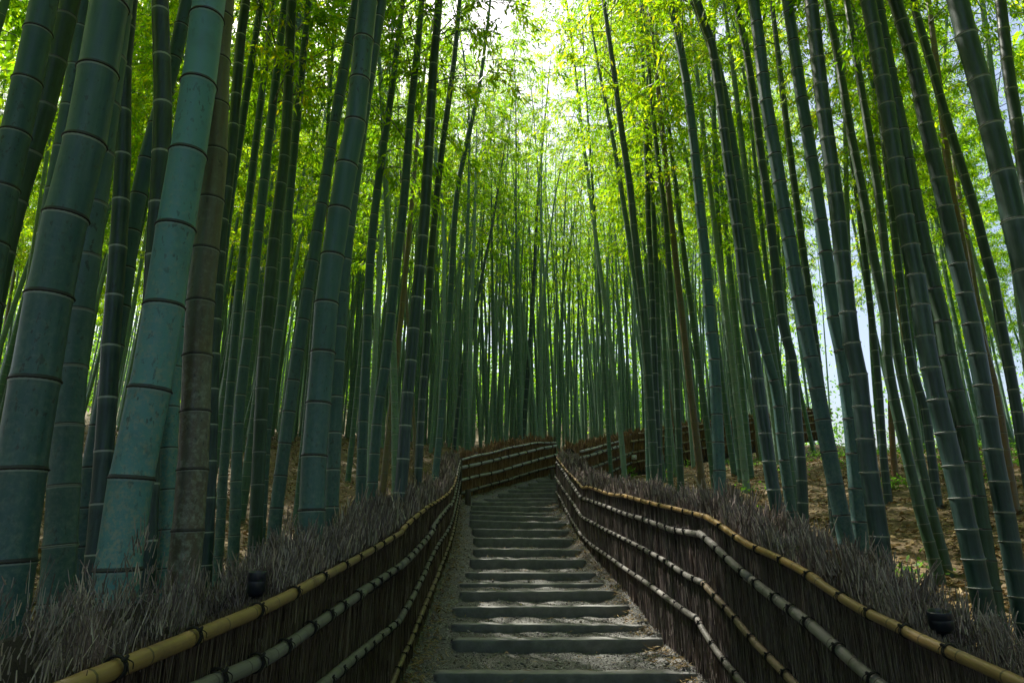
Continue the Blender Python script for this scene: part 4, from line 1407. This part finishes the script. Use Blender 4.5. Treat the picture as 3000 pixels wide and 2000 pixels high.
    dict(px=[(2805, 0), (2845, 160), (2880, 274), (2912, 402), (2944, 529), (2973, 657), (3005, 790), (3060, 1050), (3120, 1400)], dia=.165, w_ref=65, v_ref=402, mat='culm_dark', label='thickest blue black bamboo leaning in with wide spaced white rings', rings='p', sp=.34),
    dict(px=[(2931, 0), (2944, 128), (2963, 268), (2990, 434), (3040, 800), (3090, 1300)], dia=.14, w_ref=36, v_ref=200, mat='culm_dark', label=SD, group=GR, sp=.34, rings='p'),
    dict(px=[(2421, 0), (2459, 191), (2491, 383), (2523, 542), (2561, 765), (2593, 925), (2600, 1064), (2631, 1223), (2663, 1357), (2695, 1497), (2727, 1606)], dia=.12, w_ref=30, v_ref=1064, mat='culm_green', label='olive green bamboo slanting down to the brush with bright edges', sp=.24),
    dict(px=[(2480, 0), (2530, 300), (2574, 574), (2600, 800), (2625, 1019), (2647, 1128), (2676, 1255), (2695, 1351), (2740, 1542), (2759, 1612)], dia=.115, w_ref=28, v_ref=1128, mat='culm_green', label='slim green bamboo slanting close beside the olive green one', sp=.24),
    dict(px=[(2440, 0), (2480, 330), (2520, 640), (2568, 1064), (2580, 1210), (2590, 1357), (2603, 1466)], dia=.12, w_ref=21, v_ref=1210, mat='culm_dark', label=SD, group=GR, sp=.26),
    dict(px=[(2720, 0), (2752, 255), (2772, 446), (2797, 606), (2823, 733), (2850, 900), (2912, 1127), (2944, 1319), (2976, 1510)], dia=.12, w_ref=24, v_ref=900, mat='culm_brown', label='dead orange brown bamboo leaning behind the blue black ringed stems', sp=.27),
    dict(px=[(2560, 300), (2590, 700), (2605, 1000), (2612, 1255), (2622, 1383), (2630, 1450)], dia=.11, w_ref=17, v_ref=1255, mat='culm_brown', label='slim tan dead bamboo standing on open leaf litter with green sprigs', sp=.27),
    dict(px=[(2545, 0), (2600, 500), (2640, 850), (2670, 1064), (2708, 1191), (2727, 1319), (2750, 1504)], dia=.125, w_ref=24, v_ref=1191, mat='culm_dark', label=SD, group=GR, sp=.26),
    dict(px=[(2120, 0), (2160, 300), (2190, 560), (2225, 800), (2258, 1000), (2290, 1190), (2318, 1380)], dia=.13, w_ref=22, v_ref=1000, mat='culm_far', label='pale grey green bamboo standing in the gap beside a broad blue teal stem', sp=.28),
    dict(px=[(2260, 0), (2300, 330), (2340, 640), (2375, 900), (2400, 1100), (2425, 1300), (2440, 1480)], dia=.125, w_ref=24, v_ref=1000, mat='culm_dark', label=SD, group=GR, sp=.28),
]
for d in T:
    base, yy = traced(**d)
    lim = XL(yy) if base[0] < 0 else XR(yy)

# generic bamboo through the rest of the grove
pr = np.random.default_rng(21)
GEN = []


def free_spot(x, y, dmin):
    if y < 24.5 and XL(y) - 0.7 < x < XR(y) + 0.7:
        return False
    # keep clear of the fence beyond the bend
    for k in range(len(FAR) - 1):
        p, q = np.array(FAR[k]), np.array(FAR[k + 1])
        t = np.clip(np.dot(np.array([x, y]) - p, q - p) / np.dot(q - p, q - p), 0, 1)
        if np.linalg.norm(np.array([x, y]) - p - t * (q - p)) < 0.8:
            return False
    for (a_, b_) in TAKEN:
        if (a_ - x) ** 2 + (b_ - y) ** 2 < dmin * dmin:
            return False
    return True


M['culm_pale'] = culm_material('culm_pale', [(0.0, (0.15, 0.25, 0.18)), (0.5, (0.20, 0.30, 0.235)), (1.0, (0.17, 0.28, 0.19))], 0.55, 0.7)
M['culm_mid'] = culm_material('culm_mid', [(0.0, (0.045, 0.11, 0.07)), (0.5, (0.07, 0.15, 0.105)), (1.0, (0.06, 0.13, 0.07))], 0.6, 0.55)
M['culm_tan'] = culm_material('culm_tan', [(0.0, (0.17, 0.11, 0.05)), (1.0, (0.15, 0.12, 0.06))], 0.7, 0.2)
LOOK = {'culm_pale': 'pale grey green bamboo', 'culm_mid': 'mid green bamboo', 'culm_tan': 'dead tan bamboo without leaves'}


def zone(x, y):
    fy = np.interp(x, [p[0] for p in FAR], [p[1] for p in FAR])
    if x > XR(min(y, 15.9)) and y < fy:
        return 'on the leaf strewn slope below the rust brown fence'
    if x > 3.0:
        return 'past the rust brown fence'
    if x > XL(min(y, 20.9)) - 1.5 and y > 16:
        return 'behind the silvery railed fence across the steps'
    return 'on the leafy bank behind the gravel margin fence'


n_gen = 0
tries = 0
while n_gen < 245 and tries < 60000:
    tries += 1
    y = 8.0 + 25.0 * pr.random() ** 0.85
    x = pr.uniform(-0.88, 0.86) * y + pr.uniform(-1.2, 1.2)
    u = 1500 + FOC * x / (y * CP + 0.9)
    if y < 10.5 and (abs(x) < 3.4):
        continue
    if u > 2250 and y > 12 and pr.random() < 0.4:      # the grove thins out towards the meadow
        continue
    if 0.48 < x / y < 0.60 and y > 10 and pr.random() < 0.8:
        continue
    if not free_spot(x, y, 0.62 if y < 26 else 0.5):
        continue
    SET = DENSE if (abs(x / y - 0.06) > 0.30 or y < 15) else VAR
    cm, kr, H, rb = SET[int(pr.integers(len(SET)))]
    z = float(G(x, y)) - 0.06
    s = pr.uniform(0.82, 1.12)
    mk = pr.random()
    mk = 'culm_tan' if mk < 0.05 else ('culm_pale' if mk < 0.5 else 'culm_mid')
    zn = zone(x, y)
    root = thing('bamboo', LOOK[mk] + ' ' + zn, 'bamboo', (x, y, z), LOOK[mk].split(' bamboo')[0] + ' bamboo ' + zn)
    root.rotation_euler = (pr.normal(0, 0.03), pr.normal(0, 0.03), pr.random() * 6.28)
    root.scale = (s, s, s)
    c = bpy.data.objects.new('culm', cm); COL.objects.link(c); c.parent = root
    c.material_slots[0].link = 'OBJECT'
    c.material_slots[0].material = M[mk]
    if mk != 'culm_tan':
        k = bpy.data.objects.new('crown', kr); COL.objects.link(k); k.parent = root
    TAKEN.append((x, y))
    n_gen += 1

# the rest of the stand, too many to count: stems and leaf masses
def mass(n_want, sampler, seed, leaf, per, low=0.22, stem='culm_far'):
    rng = np.random.default_rng(seed)
    acc = Acc()
    LPs, LDs, LLs = [], [], []
    n = 0
    while n < n_want:
        xy = sampler(rng)
        if xy is None:
            continue
        x, y = xy
        n += 1
        H = rng.uniform(12.5, 17)
        z = float(G(x, y)) - 0.1
        t = np.linspace(0, 1, 8)
        lx, ly = rng.normal(0, 0.04), rng.normal(0, 0.03)
        ax = np.stack([x + lx * H * t + rng.normal(0, .05) * H * t ** 3, y + ly * H * t, z + H * t], -1)
        V, F, UV = tube(ax, np.linspace(rng.uniform(0.055, 0.08), 0.012, 8), 7, t * 34, cap=False)
        acc.add(V, F, UV)
        k = int(rng.uniform(0.8, 1.2) * per)
        nc = 42                                   # leaf sprays hung round the upper stem
        hf = rng.uniform(low, 1.0, nc) ** 0.8
        cc = np.stack([np.interp(hf, t, ax[:, q]) for q in range(3)], -1)
        ang = rng.random(nc) * 6.28
        rr = rng.uniform(0.2, 1.5, nc)
        cc = cc + np.stack([np.cos(ang) * rr, np.sin(ang) * rr, rng.normal(0, 0.3, nc)], -1)
        w = rng.integers(0, nc, k)
        lp_ = cc[w] + rng.normal(0, 1, (k, 3)) * np.array([0.32, 0.32, 0.16])
        ld = rng.normal(0, 0.7, (k, 3)) + np.array([0, 0, -0.35])
        ld /= np.linalg.norm(ld, axis=1)[:, None]
        LPs.append(lp_); LDs.append(ld); LLs.append(rng.uniform(0.8, 1.3, k))
    LP, LD, LL = np.vstack(LPs), np.vstack(LDs), np.concatenate(LLs)
    V, F = leaf_cloud(LP, LD, leaf[0] * LL, leaf[1] * LL, rng)
    return acc.mesh('stems', M[stem]), mesh_np('foliage', V, F, M['leaf'], smooth=False)


def far_spot(rng):
    if rng.random() < 0.3:
        y = rng.uniform(22.5, 34)
        x = rng.uniform(-0.45, 0.35) * y
    else:
        y = rng.uniform(27, 39)
        x = rng.uniform(-0.9, 0.80) * y
    if 0.40 < x / y < 0.75 and rng.random() < (0.95 if 0.49 < x / y < 0.60 else 0.45):
        return None
    return (x, y) if y > 31 or free_spot(x, y, 0.5) else None


def side_spot(rng):
    """Grove beside and behind the viewer, added out of view to shade the foreground."""
    y = rng.uniform(-14, 26)
    x = rng.uniform(-26, 24)
    if y > 3.0 and abs(x) < 0.9 * y + 1.0:
        return None
    if abs(x) < 2.6 or (abs(x) < 4.0 and -2 < y < 4):
        return None
    return (x, y)


def mid_spot(rng):
    y = rng.uniform(22, 36)
    x = rng.uniform(-0.5, 0.42) * y
    return (x, y) if free_spot(x, y, 0.4) else None


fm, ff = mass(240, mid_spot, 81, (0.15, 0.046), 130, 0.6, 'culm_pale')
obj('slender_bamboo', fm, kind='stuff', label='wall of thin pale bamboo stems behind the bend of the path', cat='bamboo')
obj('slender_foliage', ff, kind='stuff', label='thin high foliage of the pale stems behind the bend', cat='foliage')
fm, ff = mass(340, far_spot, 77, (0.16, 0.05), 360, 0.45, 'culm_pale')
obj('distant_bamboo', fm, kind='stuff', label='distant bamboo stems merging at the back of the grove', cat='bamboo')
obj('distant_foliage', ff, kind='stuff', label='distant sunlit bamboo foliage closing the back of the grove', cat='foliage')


def hill_spot(rng):
    """Bamboo on the hillside that rises behind the grove."""
    y = rng.uniform(47, 74)
    x = rng.uniform(-1.0, 0.9) * y
    if 0.42 < x / y < 0.78 and rng.random() < (1.0 if 0.48 < x / y < 0.61 else 0.6):
        return None
    return (x, y)


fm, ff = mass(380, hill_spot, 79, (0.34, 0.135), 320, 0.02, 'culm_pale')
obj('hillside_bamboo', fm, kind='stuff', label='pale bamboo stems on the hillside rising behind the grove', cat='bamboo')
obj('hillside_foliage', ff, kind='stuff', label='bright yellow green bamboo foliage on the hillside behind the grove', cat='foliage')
fm, ff = mass(250, side_spot, 78, (0.40, 0.16), 520, 0.4)  # out-of-view grove, added to cut the sky light on the foreground
obj('added_shade_bamboo', fm, kind='stuff', label='unseen bamboo stems beside and behind the viewer, added for shade', cat='bamboo')
obj('added_shade_foliage', ff, kind='stuff', label='unseen bamboo foliage beside and behind the viewer, added for shade', cat='foliage')


# thicket of broad-leaved shrubs behind the stems, lit green
def thicket():
    rng = np.random.default_rng(88)
    LPs, LDs, LLs = [], [], []
    for k in range(300):
        y = rng.uniform(45, 64)
        x = rng.uniform(-0.95, 0.8) * y
        if 0.40 < x / y < 0.72 and rng.random() < 0.8:
            continue
        z = float(G(x, y))
        h = rng.uniform(1.5, 9.0)
        m = 260
        rad = rng.uniform(1.1, 2.4)
        c = rng.normal(0, 1, (m, 3)); c /= np.linalg.norm(c, axis=1)[:, None]
        c *= rng.uniform(0.55, 1.0, (m, 1)) * np.array([rad, rad, h * 0.55])
        LPs.append(c + np.array([x, y, z + h * 0.5]))
        ld = rng.normal(0, 1, (m, 3)) + np.array([0, 0, -0.3]); ld /= np.linalg.norm(ld, axis=1)[:, None]
        LDs.append(ld); LLs.append(rng.uniform(0.7, 1.3, m))
    LP, LD, LL = np.vstack(LPs), np.vstack(LDs), np.concatenate(LLs)
    V, F = leaf_cloud(LP, LD, 0.24 * LL * 1.2, 0.15 * LL, rng)
    obj('shrubbery', mesh_np('shrubbery', V, F, M['leaf_low'], smooth=False), kind='stuff', label='bright green shrubs filling the ground behind the stems', cat='shrubbery')


thicket()


# low green plants on the slope past the fence at the step ends
def undergrowth():
    rng = np.random.default_rng(99)
    LPs, LDs, LLs = [], [], []
    spots = []
    for k in range(900):
        y = rng.uniform(10, 30)
        x = rng.uniform(0.30, 0.85) * y
        dens = np.clip((x / y - 0.3) * 2.2, 0, 1) * np.clip((y - 9) / 9, 0.1, 1)
        if rng.random() > dens or (y < 28 and abs(np.interp(x, [p[0] for p in FAR], [p[1] for p in FAR]) - y) < 0.9):
            continue
        spots.append((x, y))
    for (u, v, y) in ((1838, 1372, 20.3), (1800, 1398, 19.5), (1948, 1383, 18), (2010, 1360, 20), (2330, 1430, 14), (2620, 1440, 12.0), (2672, 1630, 7.6), (2600, 1470, 12)):
        p = at_y(u, v, y)
        for q in range(3):
            spots.append((p[0] + rng.normal(0, 0.12), p[1] + rng.normal(0, 0.12)))
    for x, y in spots:
        z = float(G(x, y))
        m = int(rng.uniform(14, 40))
        h = rng.uniform(0.08, 0.35)
        c = rng.normal(0, 1, (m, 3)) * np.array([0.13, 0.13, 0.05]) + np.array([x, y, z + h * 0.7])
        ld = rng.normal(0, 1, (m, 3)) * np.array([1, 1, 0.45]); ld /= np.linalg.norm(ld, axis=1)[:, None]
        LPs.append(c); LDs.append(ld); LLs.append(rng.uniform(0.7, 1.4, m))
        # stalks
    LP, LD, LL = np.vstack(LPs), np.vstack(LDs), np.concatenate(LLs)
    V, F = leaf_cloud(LP, LD, 0.07 * LL, 0.036 * LL, rng)
    obj('undergrowth', mesh_np('undergrowth', V, F, M['leaf_low'], smooth=False), kind='stuff', label='low bright green plants on the sunny slope past the dark bamboo', cat='undergrowth')


undergrowth()


# dry leaves on the forest floor
def litter():
    rng = np.random.default_rng(55)
    n = 75000
    y = 4 + 20 * rng.random(n) ** 1.2
    x = rng.uniform(-0.9, 0.9, n) * y
    keep = (x < XL(y) - 0.45) | (x > XR(y) + 0.45)
    x, y = x[keep], y[keep]
    n = len(x)
    pos = np.stack([x, y, G(x, y) + rng.uniform(0.004, 0.03, n)], -1)
    an = rng.random(n) * 6.28
    ld = np.stack([np.cos(an), np.sin(an), rng.normal(0.12, 0.22, n)], -1)
    ld /= np.linalg.norm(ld, axis=1)[:, None]
    up = np.array([0, 0, 1.0]) + rng.normal(0, 0.35, (n, 3))
    A = np.cross(ld, up); A /= np.linalg.norm(A, axis=1)[:, None]
    ln = rng.uniform(0.06, 0.15, n); wd = rng.uniform(0.012, 0.024, n)
    V = np.zeros((n, 4, 3))
    V[:, 0] = pos; V[:, 2] = pos + ld * ln[:, None]
    V[:, 1] = pos + ld * (ln * .4)[:, None] + A * wd[:, None]; V[:, 3] = pos + ld * (ln * .4)[:, None] - A * wd[:, None]
    F = np.array([[0, 1, 2, 3]]) + (np.arange(n) * 4)[:, None]
    obj('leaf_litter', mesh_np('leaf_litter', V.reshape(-1, 3), F, M['dry_leaf'], smooth=False), kind='stuff', label='fallen tan bamboo leaves covering the forest floor', cat='leaf litter')


litter()


# dry leaves and straw drifted against the foot of the fences along the path
def path_litter():
    rng = np.random.default_rng(56)
    n = 5200
    y = 5.6 + 13 * rng.random(n) ** 1.3
    e = np.abs(rng.normal(0, 0.11, n)) + (rng.random(n) > 0.86) * rng.uniform(0, 1.2, n)
    right = rng.random(n) < 0.5
    x = np.where(right, XR(y) - 0.02 - e, XL(y) + 0.02 + e)
    iy = np.clip(np.round((y - py[0]) / 0.05).astype(int), 0, len(py) - 1)
    z = np.array([np.interp(x[k], Xp[iy[k]], Zp[iy[k]]) for k in range(n)]) + rng.uniform(0.004, 0.03, n)
    an = rng.random(n) * 6.28
    ld = np.stack([np.cos(an), np.sin(an), rng.normal(0.1, 0.25, n)], -1)
    ld /= np.linalg.norm(ld, axis=1)[:, None]
    A = np.cross(ld, np.array([0, 0, 1.0]) + rng.normal(0, 0.4, (n, 3))); A /= np.linalg.norm(A, axis=1)[:, None]
    ln = rng.uniform(0.04, 0.12, n); wd = rng.uniform(0.003, 0.009, n)
    pos = np.stack([x, y, z], -1)
    V = np.zeros((n, 4, 3))
    V[:, 0] = pos; V[:, 2] = pos + ld * ln[:, None]
    V[:, 1] = pos + ld * (ln * .4)[:, None] + A * wd[:, None]; V[:, 3] = pos + ld * (ln * .4)[:, None] - A * wd[:, None]
    F = np.array([[0, 1, 2, 3]]) + (np.arange(n) * 4)[:, None]
    obj('straw_litter', mesh_np('straw_litter', V.reshape(-1, 3), F, M['dry_leaf'], smooth=False), kind='stuff', label='dry leaves and straw drifted along the fence foot', cat='leaf litter')


path_litter()
